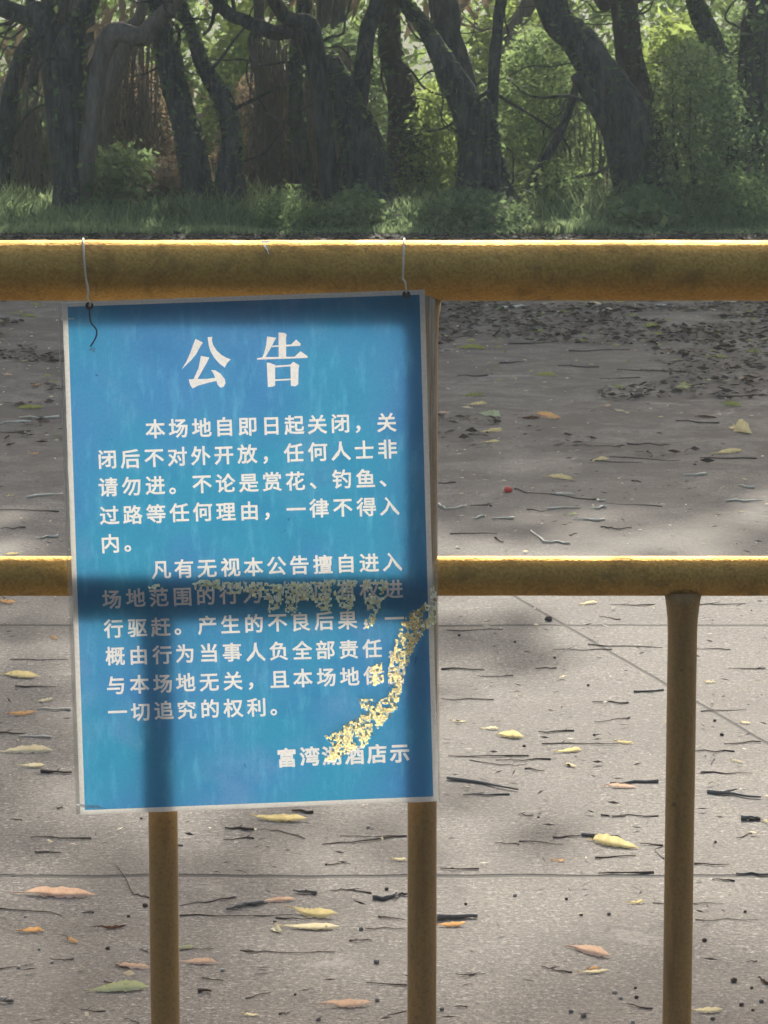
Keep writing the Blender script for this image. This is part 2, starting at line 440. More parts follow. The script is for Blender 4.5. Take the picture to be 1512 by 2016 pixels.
lines = [  # text, first character's centre, last character's centre, bold, part
    ('本场地自即日起关闭，关', (306, 845), (761, 832), 'body'),
    ('闭后不对外开放，任何人士非', (211, 905), (763, 885), 'body'),
    ('请勿进。不论是赏花、钓鱼、', (213, 960), (766, 941), 'body'),
    ('过路等任何理由，一律不得入', (215, 1015), (767, 997), 'body'),
    ('内。', (217, 1071), (263, 1069), 'body'),
    ('凡有无视本公告擅自进入', (317, 1122), (772, 1107), 'para'),
    ('场地范围的行为，酒店有权进', (221, 1180), (774, 1160), 'para'),
    ('行驱赶。产生的不良后果，一', (224, 1238), (776, 1218), 'para'),
    ('概由行为当事人负全部责任，', (227, 1292), (779, 1276), 'para'),
    ('与本场地无关，且本场地保留', (228, 1350), (781, 1329), 'para'),
    ('一切追究的权利。', (231, 1403), (551, 1391), 'para'),
    ('富湾湖酒店示', (565, 1492), (787, 1483), 'sign'),
]
S = sheetxy(505, 1000); sc0 = (sheetxy(605, 1000) - S).x / 100     # metres per px on the sheet
tv, tf, tk = [], [], []                                            # verts, faces, owner of each face
def addpoly(pts, faces, owner):
    o = len(tv); tv.extend(pts)
    for f in faces: tf.append([i+o for i in f]); tk.append(owner)
rect_px = inner
addpoly([sheetxy(*q) for q in (inner[3], inner[2], inner[1], inner[0])], [(0, 1, 2, 3)], 'print')
rng0 = random.Random(3)
for text, a, b, part in lines:
    A, B = sheetxy(*a), sheetxy(*b); n = len(text) - 1
    ex = (B - A)/n; ang = math.atan2(ex.y, ex.x); rot = Matrix.Rotation(ang, 2)
    for i, ch in enumerate(text):
        gv, gf = glyph(ch, .021 if part != 'sign' else .030)
        size = 39.5*sc0 * (1.0 if part != 'sign' else 1.02)
        cen = A + ex*i + Vector((rng0.uniform(-.6, .6), rng0.uniform(-.6, .6)))*sc0
        addpoly([cen + rot @ (v*size) for v in gv], gf, text)
# the two big heading characters, drawn after the photograph's Song face
def z3(x, y): return (90 + x/3.78, 440 + y/3.78)
def z4(x, y): return (480 + x/3.6, 440 + y/3.6)
head = [
    [z3(*q) for q in ((1115, 858), (1170, 886), (1150, 915), (1120, 972), (1085, 1015), (1012, 1085), (1046, 1030), (1075, 965), (1092, 915))],
    [z3(*q) for q in ((1205, 846), (1241, 843), (1236, 868), (1246, 905), (1272, 945), (1308, 978), (1346, 1000), (1377, 1011), (1350, 1038), (1332, 1072), (1295, 1045), (1255, 1000), (1226, 950), (1212, 900))],
    [z3(*q) for q in ((1155, 985), (1218, 996), (1200, 1035), (1168, 1090), (1133, 1152), (1118, 1172), (1090, 1180), (1104, 1150), (1138, 1075))],
    [z3(*q) for q in ((1064, 1160), (1100, 1158), (1200, 1156), (1262, 1148), (1275, 1170), (1190, 1190), (1130, 1208), (1093, 1228), (1075, 1200))],
    [z3(*q) for q in ((1230, 1090), (1262, 1092), (1302, 1118), (1334, 1160), (1338, 1188), (1325, 1215), (1300, 1222), (1280, 1200), (1262, 1150), (1248, 1115))],
    [z4(*q) for q in ((165, 800), (230, 810), (214, 838), (190, 885), (150, 952), (130, 952), (145, 915), (158, 865))],
    [z4(*q) for q in ((246, 772), (290, 776), (305, 787), (299, 810), (300, 954), (248, 954))],
    [z4(*q) for q in ((198, 866), (336, 857), (371, 822), (403, 852), (400, 867), (198, 876))],
    [z4(*q) for q in ((94, 955), (140, 947), (360, 944), (402, 905), (453, 941), (451, 953), (95, 965))],
    [z4(*q) for q in ((163, 985), (185, 988), (222, 1002), (222, 1148), (200, 1158), (171, 1159), (166, 1060))],
    [z4(*q) for q in ((330, 1000), (350, 980), (394, 1004), (388, 1030), (386, 1140), (365, 1154), (334, 1151))],
    [z4(*q) for q in ((215, 1008), (332, 1000), (332, 1012), (215, 1021))],
    [z4(*q) for q in ((218, 1105), (335, 1099), (335, 1110), (218, 1116))],
]
for ih, poly in enumerate(head):
    pts = [sheetxy(*q) for q in poly]
    area = sum(pts[i].x*pts[(i+1) % len(pts)].y - pts[(i+1) % len(pts)].x*pts[i].y for i in range(len(pts)))
    if area < 0: pts = pts[::-1]
    addpoly(pts, [tuple(range(len(pts)))], 'head_a' if ih < 5 else 'head_b')
# scuffs where the print has lifted off: small openings in the blue, cut in the same sheet; their yellow paints in sun glints
rs = random.Random(11)
def inpoly(x, y, poly):
    c = False
    for i in range(len(poly)):
        (x1, y1), (x2, y2) = poly[i], poly[i-1]
        if (y1 > y) != (y2 > y) and x < (x2-x1)*(y-y1)/(y2-y1) + x1: c = not c
    return c
peel = [   # outline of each peeled patch in photo pixels, how thickly it is flaked
    ([(378, 1141), (440, 1143), (500, 1146), (560, 1148), (560, 1170), (548, 1200), (530, 1206), (524, 1180), (505, 1170), (480, 1166), (450, 1172), (428, 1158), (400, 1152), (384, 1157)], 1.25),
    ([(560, 1146), (620, 1145), (655, 1141), (655, 1180), (650, 1205), (632, 1202), (618, 1180), (588, 1180), (580, 1215), (562, 1200)], .85),
    ([(655, 1141), (705, 1140), (700, 1180), (690, 1200), (676, 1200), (660, 1175)], .8),
    ([(718, 1142), (764, 1140), (764, 1168), (750, 1185), (738, 1225), (722, 1245), (712, 1240), (722, 1200), (716, 1170)], .55),
    ([(855, 1148), (861, 1200), (862, 1228), (835, 1240), (815, 1275), (800, 1310), (792, 1345), (786, 1378), (768, 1372), (764, 1340), (768, 1300), (780, 1262), (790, 1225), (806, 1208), (835, 1190)], .75),
    ([(786, 1375), (782, 1395), (760, 1420), (735, 1440), (722, 1470), (690, 1478), (655, 1500), (640, 1500), (655, 1470), (638, 1448), (668, 1440), (688, 1420), (722, 1405), (745, 1382), (768, 1368)], 1.15),
    ([(705, 1378), (738, 1374), (744, 1392), (716, 1402)], .5),
    ([(725, 1320), (752, 1302), (757, 1340), (735, 1352)], .6),
    ([(292, 1152), (320, 1148), (320, 1155), (294, 1158)], 1.5),
]
lit_flakes, shade_flakes, back_holes = [], [], []
GR = 3.8
def jit(i, j):
    h = random.Random(i*7919 + j*104729 + 5); return (i*GR + h.uniform(-1.7, 1.7), j*GR*1.15 + h.uniform(-1.9, 1.9))
def keepcell(x, y, poly, dens):
    e = min(abs(y - 1140)/40, 1) if y < 1250 else .5
    return noise.noise(Vector((x*.055, y*.04, 9))) + .7*noise.noise(Vector((x*.17, y*.13, 4))) + .42*dens - .05*e + (.25 if y < 1149 else 0) > 0
def edge_in(x, y): return (x < 842 and y < 1560)
done = set()
for poly, dens in peel:
    x0, x1 = min(p[0] for p in poly), max(p[0] for p in poly); y0, y1 = min(p[1] for p in poly), max(p[1] for p in poly)
    for j in range(int(y0/(GR*1.15)) - 1, int(y1/(GR*1.15)) + 1):
        for i in range(int(x0/GR) - 1, int(x1/GR) + 1):
            x, y = (i+.5)*GR, (j+.5)*GR*1.15
            if (i, j) in done or not inpoly(x, y, poly) or not keepcell(x, y, poly, dens): continue
            done.add((i, j)); q = [jit(i, j), jit(i+1, j), jit(i+1, j+1), jit(i, j+1)]
            q = [(x + (u[0]-x)*.93, y + (u[1]-y)*.93) for u in q]
            lit = not ((y < 1216 and x < 775) or x > 838 or y < 1190)
            if lit and rs.random() < .8:
                lit_flakes.append(q); back_holes.append([(u[0] + 1, u[1] - 5) for u in [(x + (v[0]-x)*1.0, y + (v[1]-y)*1.0) for v in q]])
            else: shade_flakes.append(q)
for q in lit_flakes: addpoly([sheetxy(*u) for u in q[::-1]], [(0, 1, 2, 3)], 'flake')
KS = 1000.0                                                        # the cut is worked out in millimetres
ekeys = set()
for f in tf:
    for i in range(len(f)): ekeys.add((f[i], f[(i+1) % len(f)]))
outp = delaunay_2d_cdt([v*KS for v in tv], sorted(ekeys), [], 1, 1e-4, False)
verts2, faces2 = [v/KS for v in outp[0]], outp[2]
cen2 = np.array([[sum(verts2[i].x for i in f)/len(f), sum(verts2[i].y for i in f)/len(f)] for f in faces2])
kind2 = np.full(len(faces2), 'print', dtype=object)
tva = np.array([(v.x, v.y) for v in tv]); order = np.argsort(cen2[:, 0]); cx2 = cen2[order, 0]; cy2 = cen2[order, 1]
for f, k in zip(tf, tk):
    if k == 'print': continue
    q = tva[f]; lo, hi = q.min(0), q.max(0)
    i0, i1 = np.searchsorted(cx2, (lo[0], hi[0]))
    ql = q.tolist()
    for i in range(i0, i1):
        if lo[1] <= cy2[i] <= hi[1] and inpoly(cx2[i], cy2[i], ql): kind2[order[i]] = k
own = {k: [tuple(f) for f, q in zip(faces2, kind2) if q == k] for k in ['print', 'head_a', 'head_b', 'flake'] + [q[0] for q in lines]}
def piece(name, faces, mat, label=None):
    used = sorted({i for f in faces for i in f}); ix = {u: k for k, u in enumerate(used)}
    V = [Vector((verts2[u].x, YB, verts2[u].y)) for u in used]
    o = obj(name, V, [tuple(ix[i] for i in f)for f in faces], mat, board, smooth=False)
    if label: o['label'] = label
    return o
piece('blue_print', own['print'], M['print'])
piece('heading_character', own['head_a'], M['letter'], 'left hand large white heading character')
piece('heading_character', own['head_b'], M['letter'], 'right hand large white heading character')
PART = {p: q for p, q in (('body', 'white line of the first paragraph'), ('para', 'white line of the second paragraph'), ('sign', 'white closing line at the bottom right'))}
for text, a, b, part in lines: piece('text_line', own[text], M['letter'], PART[part])
piece('worn_glint_spots', own['flake'], M['flake_thin'])['kind'] = 'stuff'
def ring(o4, i4, Y):
    V = [P(*q, Y) for q in o4] + [P(*q, Y) for q in i4]
    return V, [(i, (i+1) % 4, 4 + (i+1) % 4, 4 + i) for i in range(4)]
outer = [TL, TR, BR, BL]
def wavy(o4, i4, Y, n=40, amp=1.2):
    V, F = [], []
    for s in range(4):
        for k in range(n):
            t = k/n
            for q, am in ((o4, amp), (i4, 0)):
                x = q[s][0] + (q[(s+1) % 4][0]-q[s][0])*t; y = q[s][1] + (q[(s+1) % 4][1]-q[s][1])*t
                w = noise.noise(Vector((x*.02, y*.02, 5)))*am
                V.append(P(x + w, y + w, Y))
    m = 4*n
    for k in range(m):
        a, b = 2*k, 2*((k+1) % m); F.append((a, b, b+1, a+1))
    return V, F
obj('white_margin', *wavy(outer, inner, YB), M['margin'], board, smooth=False)
bv = [Vector((P(*q, YBACK).x, P(*q, YBACK).z)) for q in outer]; be = [(i, (i+1) % 4) for i in range(4)]; hp = []
for pl in back_holes:  # openings added behind the flakes so the sun reaches them
    o2 = len(bv); q2 = [Vector((P(*q, YBACK).x, P(*q, YBACK).z)) for q in pl]; bv += q2; hp.append(q2)
    be += [(o2+i, o2+(i+1) % len(pl)) for i in range(len(pl))]
o3 = delaunay_2d_cdt([v*KS for v in bv], be, [], 1, 1e-4, False)
bf = []
for f in o3[2]:
    cx, cy = sum(o3[0][i].x for i in f)/len(f)/KS, sum(o3[0][i].y for i in f)/len(f)/KS
    if not any(abs(h[0].x - cx) < .02 and abs(h[0].y - cy) < .02 and inpoly(cx, cy, h) for h in hp): bf.append(tuple(f))
obj('back_skin', [Vector((v.x/KS, YBACK, v.y/KS)) for v in o3[0]], bf, M['back'], board, smooth=False)
V = [P(*q, YB+.0002) for q in outer] + [p for p in [P(*q, YB) + Vector((0, .0048, 0)) for q in outer]]
obj('board_edge', V, [(i, (i+1) % 4, 4+(i+1) % 4, 4+i) for i in range(4)], M['margin'], board, smooth=False)
# clear laminate film standing past the board at both sides
def film(x_in, x_out, name='laminate_film'):
    V, F = [], []
    n = 60
    for i in range(n+1):
        t = i/n; a = (x_in[0] + (x_in[1]-x_in[0])*t, x_in[2] + (x_in[3]-x_in[2])*t); b = (x_out[0] + (x_out[1]-x_out[0])*t, x_out[2] + (x_out[3]-x_out[2])*t)
        for j in range(5):
            s = j/4; px, py = a[0] + (b[0]-a[0])*s, a[1] + (b[1]-a[1])*s
            p = P(px, py, YB + .002); p.y += .0012*math.sin(j*2.2) + .0012*noise.noise(Vector((j*1.1, t*9, 2)))
            V.append(p)
    for i in range(n):
        for j in range(4):
            a = i*5 + j; F.append((a, a+1, a+6, a+5))
    return obj(name, V, F, M['film'], board)
film((837, 863, 578, 1575), (857, 867, 590, 1582))
film((122, 158, 600, 1600), (113, 150, 604, 1606))
# curled flakes of the peeled print, sun glints painted into their gold
for mat, sel, nm in ((M['flake'], 0, 'peeled_glint_flakes'), (M['flake_pale'], 1, 'peeled_glint_flakes')):
    V, F = [], []
    for q in shade_flakes:
        if (rs.random() < .45) != bool(sel): continue
        cx, cy = sum(u[0] for u in q)/4, sum(u[1] for u in q)/4; c = P(cx, cy, YB - .0008)
        tilt = rs.uniform(.25, 1.0); roll = rs.uniform(-.35, .35); o = len(V)
        for u in q:
            p = P(u[0], u[1], YB - .0008); dz, dx = p.z - c.z, p.x - c.x
            V.append(Vector((p.x, p.y - tilt*(.006 - dz) + roll*dx, p.z)))
        F.append((o, o+3, o+2, o+1))
    tag(obj(nm, V, F, mat, board, smooth=False), kind='stuff')
# small scrap of torn print at the lower left corner and by the left tie hole
for scr in ([(150, 1584), (156, 1582), (176, 1586), (190, 1584), (205, 1592), (188, 1592), (165, 1590)], [(172, 690), (183, 683), (188, 688), (184, 695), (180, 690)], [(120, 626), (146, 625), (147, 629), (121, 630)]):
    o = obj('torn_scrap', [P(*q, YB - .0009) for q in scr], [tuple(range(len(scr)))], M['letter'], board, smooth=False)

for (ex, ey) in ((176, 602), (800, 580)):                         # punched holes with worn metal eyelets
    c = P(ex, ey, YB - .0008); V, F = [], []
    for i in range(20):
        a = 2*math.pi*i/20
        for rr_, yy_ in ((.0048, .0004), (.0036, -.0008), (.0022, .0003)): V.append(c + Vector((rr_*math.cos(a), yy_, rr_*math.sin(a))))
    for i in range(20):
        j = (i+1) % 20
        F += [(3*i, 3*i+1, 3*j+1, 3*j), (3*i+1, 3*i+2, 3*j+2, 3*j+1)]
    e = obj('eyelet', V, F, M['wire_dark'], board); V = [c + Vector((.0022*math.cos(2*math.pi*i/14), .0002, .0022*math.sin(2*math.pi*i/14))) for i in range(14)]
    h = obj('eyelet_hole', V, [tuple(range(14))], M['dark'], None, smooth=False); h.parent = e; h.location = (0, 0, 0)
# wire ties: each goes round the top rail and through the board
def tie(px0, pts_front, tail, label):
    p0 = P(px0[0], 500, YF); x = p0.x
    path = []
    for k in range(0, 15):                                       # from behind, over the top, down the front of the tube
        a = R(200) - R(200 + 25)*k/14
        path.append(None)
    path = []
    r = r_top + .0016
    for k in range(22):
        a = R(-60) + R(250)*k/21                                   # angle measured from the back (+Y) over the top
        xx = P(px0[0] + (px0[1]-px0[0])*max(0, (k-9)/12), 500, YF).x
        path.append(Vector((xx, YF + r*math.cos(a), z_top + r*math.sin(a))))
    path += [P(*q, YB - .0012) for q in pts_front]
    P_, R_ = smooth_path(path, [.0012]*len(path), 3)
    t = empty('wire_tie', P_[0]); tag(t, label, 'wire')
    obj('loop', *tube(P_, [.0013]*len(P_), 8), M['wire'], t)
    if tail:
        q = [P(*w, YB - .0016) for w in tail]; P_, R_ = smooth_path(q, [.0009]*len(q), 5)
        obj('wire_tail', *tube(P_, [.0009]*len(P_), 8), M['wire_dark'], t)
tie((160, 174), [(174, 572), (172, 588), (178, 596), (176, 603)], [(176, 603), (178, 632), (190, 650), (188, 666), (178, 682)],
    'pale wire over the top rail at the left corner of the notice, dark tail')
tie((797, 793), [(798, 556), (800, 576)], None, 'pale wire over the top rail at the right corner of the notice')

# ---------------------------------------------------------------- the wood: trees
np_rng = np.random.default_rng(5)
def blob(cx, cy, cz, rx, ry, rz, n, rng, shell=.5):
    d = rng.normal(size=(n, 3)); d /= np.linalg.norm(d, axis=1)[:, None]
    r = rng.random(n)**shell
    return np.stack([cx + d[:, 0]*rx*r, cy + d[:, 1]*ry*r, cz + d[:, 2]*rz*r], 1)
def clumps(cx, cy, cz, rx, ry, rz, nc, per, cr, rng):
    cs = blob(cx, cy, cz, rx, ry, rz, nc, rng, .6); out = []
    for c in cs:
        k = cr*rng.uniform(.6, 1.4); out.append(blob(*c, k, k, k*.7, per, rng, .6))
    return np.concatenate(out)
def stem(pts, Y, dy=0.0, seed=0, ext=0.0, seg=14, rough=.16):
    """pts: (px, py, width px) from the root up; ext: metres to grow on beyond the top of the photo"""
    W = []; Rr = []
    for i, (x, y, w) in enumerate(pts):
        yy = Y + dy*i/max(1, len(pts)-1); p = P(x, y, yy)
        if i == 0: p = Vector((p.x, p.y, min(p.z, 0) - .03))
        W.append(p); Rr.append(.5*w*mpp(p))
    if ext:
        d = (W[-1] - W[-2]).normalized(); d = (d + Vector((0, 0, .55))).normalized(); p = W[-1]; r = Rr[-1]; rr = random.Random(seed)
        for k in range(3):
            p = p + (d + Vector((rr.uniform(-.2, .2), rr.uniform(-.2, .2), 0)))*ext/3; r *= .74; W.append(p); Rr.append(r)
    P_, R_ = smooth_path(W, Rr, 7)
    return tube(P_, R_, seg, rough=rough, seed=seed, freq=9), W[-1]
def tree(label, Y, trunk, limbs=(), mat='bark', limb_mat=None, top=6.0, seed=1, crown=True, crown_mat='leaf_dark', roots=None, spread=1.2, nleaf=3400, ivy=0):
    base = P(trunk[0][0][0], trunk[0][0][1], Y); base.z = 0
    t = empty('tree', base); tag(t, label, 'tree', 'trees behind the railing')
    parts, tops = [], []
    for i, s in enumerate(trunk):
        m, e = stem(s, Y, seed=seed*10+i, ext=top*.55 if s[-1][1] <= 2 else 0); parts.append(m)
        if s[-1][1] <= 2: tops.append(e)
    obj('trunk', *join(parts), M[mat], t)
    for i, s in enumerate(limbs):
        lm = (limb_mat[i] if limb_mat else mat)
        m, e = stem(s, Y, dy=(-.25 if i % 2 else .3), seed=seed*10+5+i, ext=top*.4 if s[-1][1] <= 2 else 0, seg=10); obj('limb', *m, M[lm], t)
        if s[-1][1] <= 2: tops.append(e)
    rng = np.random.default_rng(seed); tw = []
    for s in list(trunk) + list(limbs):
        for _ in range(4):
            i = rng.integers(0, len(s)-1); f = rng.random(); x = s[i][0] + (s[i+1][0]-s[i][0])*f; y = s[i][1] + (s[i+1][1]-s[i][1])*f
            if y > 330: continue
            yy = Y + rng.uniform(-.3, .5); q = [P(x, y, yy)]; d = np.array([rng.normal()*1.0, rng.uniform(-1.0, 1.0)]); stp = rng.uniform(18, 45)
            for k in range(6):
                d = d + rng.normal(size=2)*.45; d /= np.linalg.norm(d); x += d[0]*stp; y += d[1]*stp; q.append(P(x, min(y, 420), yy + .06*k))
            r0 = rng.uniform(.004, .014); P_, R_ = smooth_path(q, [r0*(1 - .12*k) for k in range(7)], 4); tw.append(tube(P_, R_, 6))
    if tw: obj('branchlets', *join(tw), M[mat], t)['kind'] = 'stuff'
    if ivy:
        pts = []
        for s in list(trunk):
            for _ in range(ivy):
                i = rng.integers(0, len(s)-1); f = rng.random(); a, b = s[i], s[i+1]
                w = (a[2] + (b[2]-a[2])*f)*.5
                q = P(a[0] + (b[0]-a[0])*f + rng.uniform(-1.1, 1.1)*w, a[1] + (b[1]-a[1])*f + rng.normal()*6, Y - w*mpp(base)*rng.uniform(.5, 1.1))
                if q.z > 0: pts.append(q)
        V, F = leaves([tuple(p) for p in pts], .04, rng, .6, .5, .3); fastmesh('climbing_ivy', V, F, M['leaf_dark'], t)['kind'] = 'stuff'
    if roots:
        rp = []
        for (x0, x1, y0, y1, n) in roots:
            for _ in range(n):
                x = rng.uniform(x0, x1); a = P(x, y0 + rng.uniform(-25, 25), Y + rng.uniform(.0, .5)); b = P(x + rng.normal()*10, y1 + rng.uniform(-40, 20), Y + rng.uniform(0, .5)); b.z = max(b.z, 0)
                mid = a.lerp(b, .5) + Vector((rng.normal()*.02, rng.normal()*.02, 0))
                rp.append(tube([a, a.lerp(mid, .5) + Vector((rng.normal()*.01, 0, 0)), mid, mid.lerp(b, .5), b], [rng.uniform(.002, .006)]*5, 5))
        obj('aerial_roots', *join(rp), M['bark_pale'], t)['kind'] = 'stuff'
    if crown and tops:
        C = []
        for e in tops:
            h = max(.5, (top - 2.3)*.5)
            C.append(clumps(e.x, e.y + .3, 2.0 + h, spread, spread*.8, h, 48, max(10, nleaf//48//len(tops)), .36, rng))
        V, F = leaves(np.concatenate(C), .19, rng, .5, .55, .2); fastmesh('crown', V, F, M[crown_mat], t)
    return t

tree('dark forked tree at the left with a pale side limb', 18.6,
     [[(136, 440, 84), (136, 400, 64), (135, 300, 56), (135, 190, 56), (135, 110, 72), (150, 50, 46), (176, 0, 36)]],
     [[(134, 120, 50), (92, 62, 46), (45, 30, 40), (-30, 5, 36)], [(150, 130, 34), (205, 95, 40), (280, 72, 40), (330, 20, 30), (350, 0, 24)], [(108, 40, 22), (125, 15, 20), (118, -5, 18)]],
     limb_mat=['bark', 'bark_pale', 'bark_brown'], top=7.4, seed=2, ivy=240)  # second limb's paler bark stands for sun falling on it
tree('thin leaning tree at the far left edge of the wood', 19.2,
     [[(-8, 420, 44), (10, 250, 40), (40, 120, 34), (75, 60, 30), (95, 0, 26)]], top=7.4, seed=3, ivy=160, nleaf=2600, roots=[(0, 110, 180, 400, 60)])
tree('pale leaning trunk behind the dark forked tree', 20.0,
     [[(182, 420, 38), (190, 330, 36), (205, 210, 36), (235, 120, 34), (262, 50, 28), (285, 0, 24)]], mat='bark_pale', top=6.6, seed=4, nleaf=2600, roots=[(165, 225, 180, 400, 40), (225, 320, 60, 300, 40)])
tree('twin stemmed dark tree left of the middle, its right stem bent', 18.5,
     [[(392, 452, 84), (392, 400, 66), (378, 300, 58), (348, 180, 52), (326, 80, 46), (312, 0, 44)],
      [(452, 445, 78), (450, 360, 56), (456, 270, 44), (440, 200, 42), (400, 130, 32), (378, 60, 28), (352, 0, 28)]],
     [[(490, 430, 26), (470, 380, 34), (458, 320, 40)]], top=6.2, seed=5, ivy=380)
tree('slender dark tree between the twin stemmed tree and the leaning one', 19.6,
     [[(612, 425, 70), (600, 370, 42), (588, 260, 32), (582, 150, 30), (590, 60, 34), (600, 0, 30)]], top=6.0, seed=6, nleaf=2600, ivy=260,
     roots=[(495, 570, 90, 390, 70), (600, 690, 110, 400, 85), (515, 550, 270, 400, 30)])
tree('broad tree in the middle with two long limbs reaching left', 18.9,
     [[(742, 440, 150), (728, 380, 112), (712, 290, 92), (690, 220, 70), (664, 150, 46), (640, 110, 38)]],
     [[(660, 135, 34), (610, 100, 32), (530, 62, 30), (480, 40, 27), (425, 0, 24)], [(652, 120, 36), (620, 82, 34), (575, 40, 30), (540, 0, 28)], [(680, 180, 40), (720, 90, 34), (745, 0, 30)]], top=6.1, seed=7, ivy=420, mat='bark')
tree('dark stump like trunk between the broad tree and the crossing trunks', 19.6,
     [[(812, 440, 90), (800, 360, 80), (800, 270, 74), (792, 190, 56), (770, 100, 50), (760, 0, 44)]], top=5.9, seed=8, nleaf=2600, ivy=420, mat='bark_brown')
tree('tree with crossing trunks right of the middle', 18.6,
     [[(918, 450, 66), (922, 380, 58), (935, 290, 60), (915, 200, 66), (882, 140, 50), (845, 70, 36), (815, 25, 30), (790, 0, 28)],
      [(1005, 425, 70), (985, 370, 50), (968, 300, 44), (958, 240, 46), (940, 200, 48)]],
     [[(958, 215, 26), (972, 150, 24), (978, 70, 22), (988, 0, 22)]], top=6.3, seed=9, ivy=260)
tree('thick dark trunk leaning in behind the crossing trunks', 19.5,
     [[(930, 420, 60), (925, 260, 58), (895, 120, 58), (875, 60, 60), (872, 0, 56)]], top=6.5, seed=10, nleaf=2600, roots=[(820, 900, 240, 420, 26), (1090, 1240, 200, 410, 34)])
tree('stout tree at the right leaning left with a thin prop root', 18.7,
     [[(1275, 440, 150), (1268, 390, 110), (1252, 300, 96), (1225, 215, 92), (1180, 140, 76), (1130, 70, 66), (1085, 0, 64)]],
     [[(1026, 405, 14), (1050, 350, 18), (1088, 290, 18), (1120, 220, 16), (1135, 165, 14)], [(1230, 380, 30), (1205, 280, 30), (1165, 200, 28), (1135, 150, 24)]], top=6.3, seed=11, ivy=300)
tree('upright brownish tree beside the stout leaning one', 19.3,
     [[(1330, 440, 90), (1300, 340, 62), (1272, 220, 44), (1250, 120, 38), (1242, 50, 36), (1238, 0, 34)]],
     [[(1246, 60, 26), (1215, 25, 24), (1180, 0, 24)]], mat='bark_brown', top=6.7, seed=12, nleaf=2600, ivy=200)
tree('dark ivy covered tree near the right edge of the wood', 19.4,
     [[(1420, 440, 90), (1425, 330, 64), (1432, 220, 52), (1415, 120, 44), (1385, 40, 40), (1370, 0, 38)]],
     [[(1470, 120, 50), (1490, 50, 60), (1530, 0, 60)]], top=6.9, seed=13, ivy=700)
tree('pale straight trunk far back on the right', 22.5,
     [[(960, 380, 30), (985, 150, 34), (1010, 60, 34), (1045, 0, 34)]], mat='bark_pale', top=6.6, seed=14, nleaf=2200)
tree('thin trunk far back at the left edge', 23.0,
     [[(60, 400, 26), (55, 260, 24), (70, 100, 22), (60, 0, 20)]], mat='bark_brown', top=6.5, seed=15, nleaf=2200)
tree('slim trunk far back behind the twin stemmed tree', 22.8,
     [[(540, 400, 30), (530, 240, 26), (500, 100, 24), (510, 0, 22)]], mat='bark_brown', top=6.0, seed=16, nleaf=2200)

for i, (px, lab) in enumerate(((150, 'added tall shade tree far behind the forked tree'), (640, 'added tall shade tree far behind the broad middle tree'), (1480, 'added tall shade tree far behind the right edge of the wood'), (1900, 'added tall shade tree beyond the right end of the wood'))):
    Yt = 24.5; b = P(px, 340, Yt); b.z = 0; t = empty('tree', b); tag(t, lab, 'tree', 'trees behind the railing')  # trees added so their unseen high crowns shade the near ground
    obj('trunk', *tube([b + Vector((.06*math.sin(k), 0, k*1.2)) for k in range(12)], [.11 - .006*k for k in range(12)], 10, rough=.15, seed=i), M['bark'], t)
    rr = np.random.default_rng(200+i)
    V, F = leaves(clumps(b.x, Yt, 16.7, 2.6, 1.5, 3.0, 80, 75, .55, rr), .34, rr, .5, .6, .2); fastmesh('crown', V, F, M['leaf_dark'], t)

b = P(2050, 380, 19.6); b.z = 0  # unseen tree added, its flat crown shaped to shade the nearest pavement
t = empty('tree', b); tag(t, 'unseen flat crowned tree added to shade the nearest pavement', 'tree', 'trees behind the railing')
obj('trunk', *tube([b + Vector((-.02*k, .03*math.sin(k), k*.8)) for k in range(11)] + [b + Vector((-.2, 0, 8.15))], [.17 - .012*k for k in range(12)], 10, rough=.15, seed=44), M['bark'], t)
rr = np.random.default_rng(301); n = 1700
pts = np.stack([rr.uniform(-1.2, 4.4, n), 19.6 + rr.uniform(-.25, .25, n), 8.04 + rr.uniform(-.17, .17, n)], 1)
V, F = leaves(pts, .11, rr, .5, .55, .2); fastmesh('crown', V, F, M['leaf_dark'], t)
for k in range(4):
    e = Vector((-1 + 1.2*k, 19.6, 8.1)); s0 = b + Vector((-.18, 0, 8.0)); obj('limb', *tube([s0, s0.lerp(e, .5) + Vector((0, 0, .12)), e], [.035, .025, .012], 7), M['bark'], t)

# shrubs: foliage heaped from the ground up between and behind the trunks
def shrub(label, cx, y0, rx, Y, n, mat, seed, leaf=.05, depth=.5, droop=.2, asp=.5, name='shrub', cat='shrub', group='shrubs under the trees', dens=9):
    base = P(cx, 430, Y); base.z = 0; top = P(cx, y0, Y).z; w = rx*mpp(base); rng = np.random.default_rng(seed); n = int(n*2.0)
    s = empty(name, base); tag(s, label, cat, group)
    nc = n // dens
    cs = np.stack([base.x + rng.normal(size=nc)*w*.5, base.y + rng.normal(size=nc)*depth*.5, top*np.abs(1 - rng.random(nc)**1.3)], 1)
    env = 1 - (np.abs(cs[:, 0]-base.x)/(w*1.25))**2; cs[:, 2] = np.clip(cs[:, 2]*np.clip(env, .25, 1), .02, None)
    pts = np.concatenate([blob(*c, .10, .10, .09, dens, rng, .7) for c in cs])
    pts[:, 2] = np.clip(pts[:, 2], .01, None)
    V, F = leaves(pts, leaf*.68, rng, .5, asp, droop); fastmesh('foliage', V, F, M[mat], s)
    st = []
    for k in range(7):
        e = Vector((base.x + rng.normal()*w*.4, base.y + rng.normal()*.1, top*rng.uniform(.5, .9)))
        b = Vector((base.x + rng.normal()*w*.15, base.y, -.02)); st.append(tube([b, b.lerp(e, .5) + Vector((rng.normal()*.04, 0, 0)), e], [.010, .007, .003], 5))
    obj('stem', *join(st), M['bark_brown'], s)
    return s
shrub('grey green bush right of the dark forked tree', 235, 300, 90, 18.8, 2600, 'leaf_dark', 21)
shrub('low bush with a dried yellow tuft left of the twin stemmed tree', 330, 330, 50, 18.9, 900, 'leaf_dead', 22, .06)
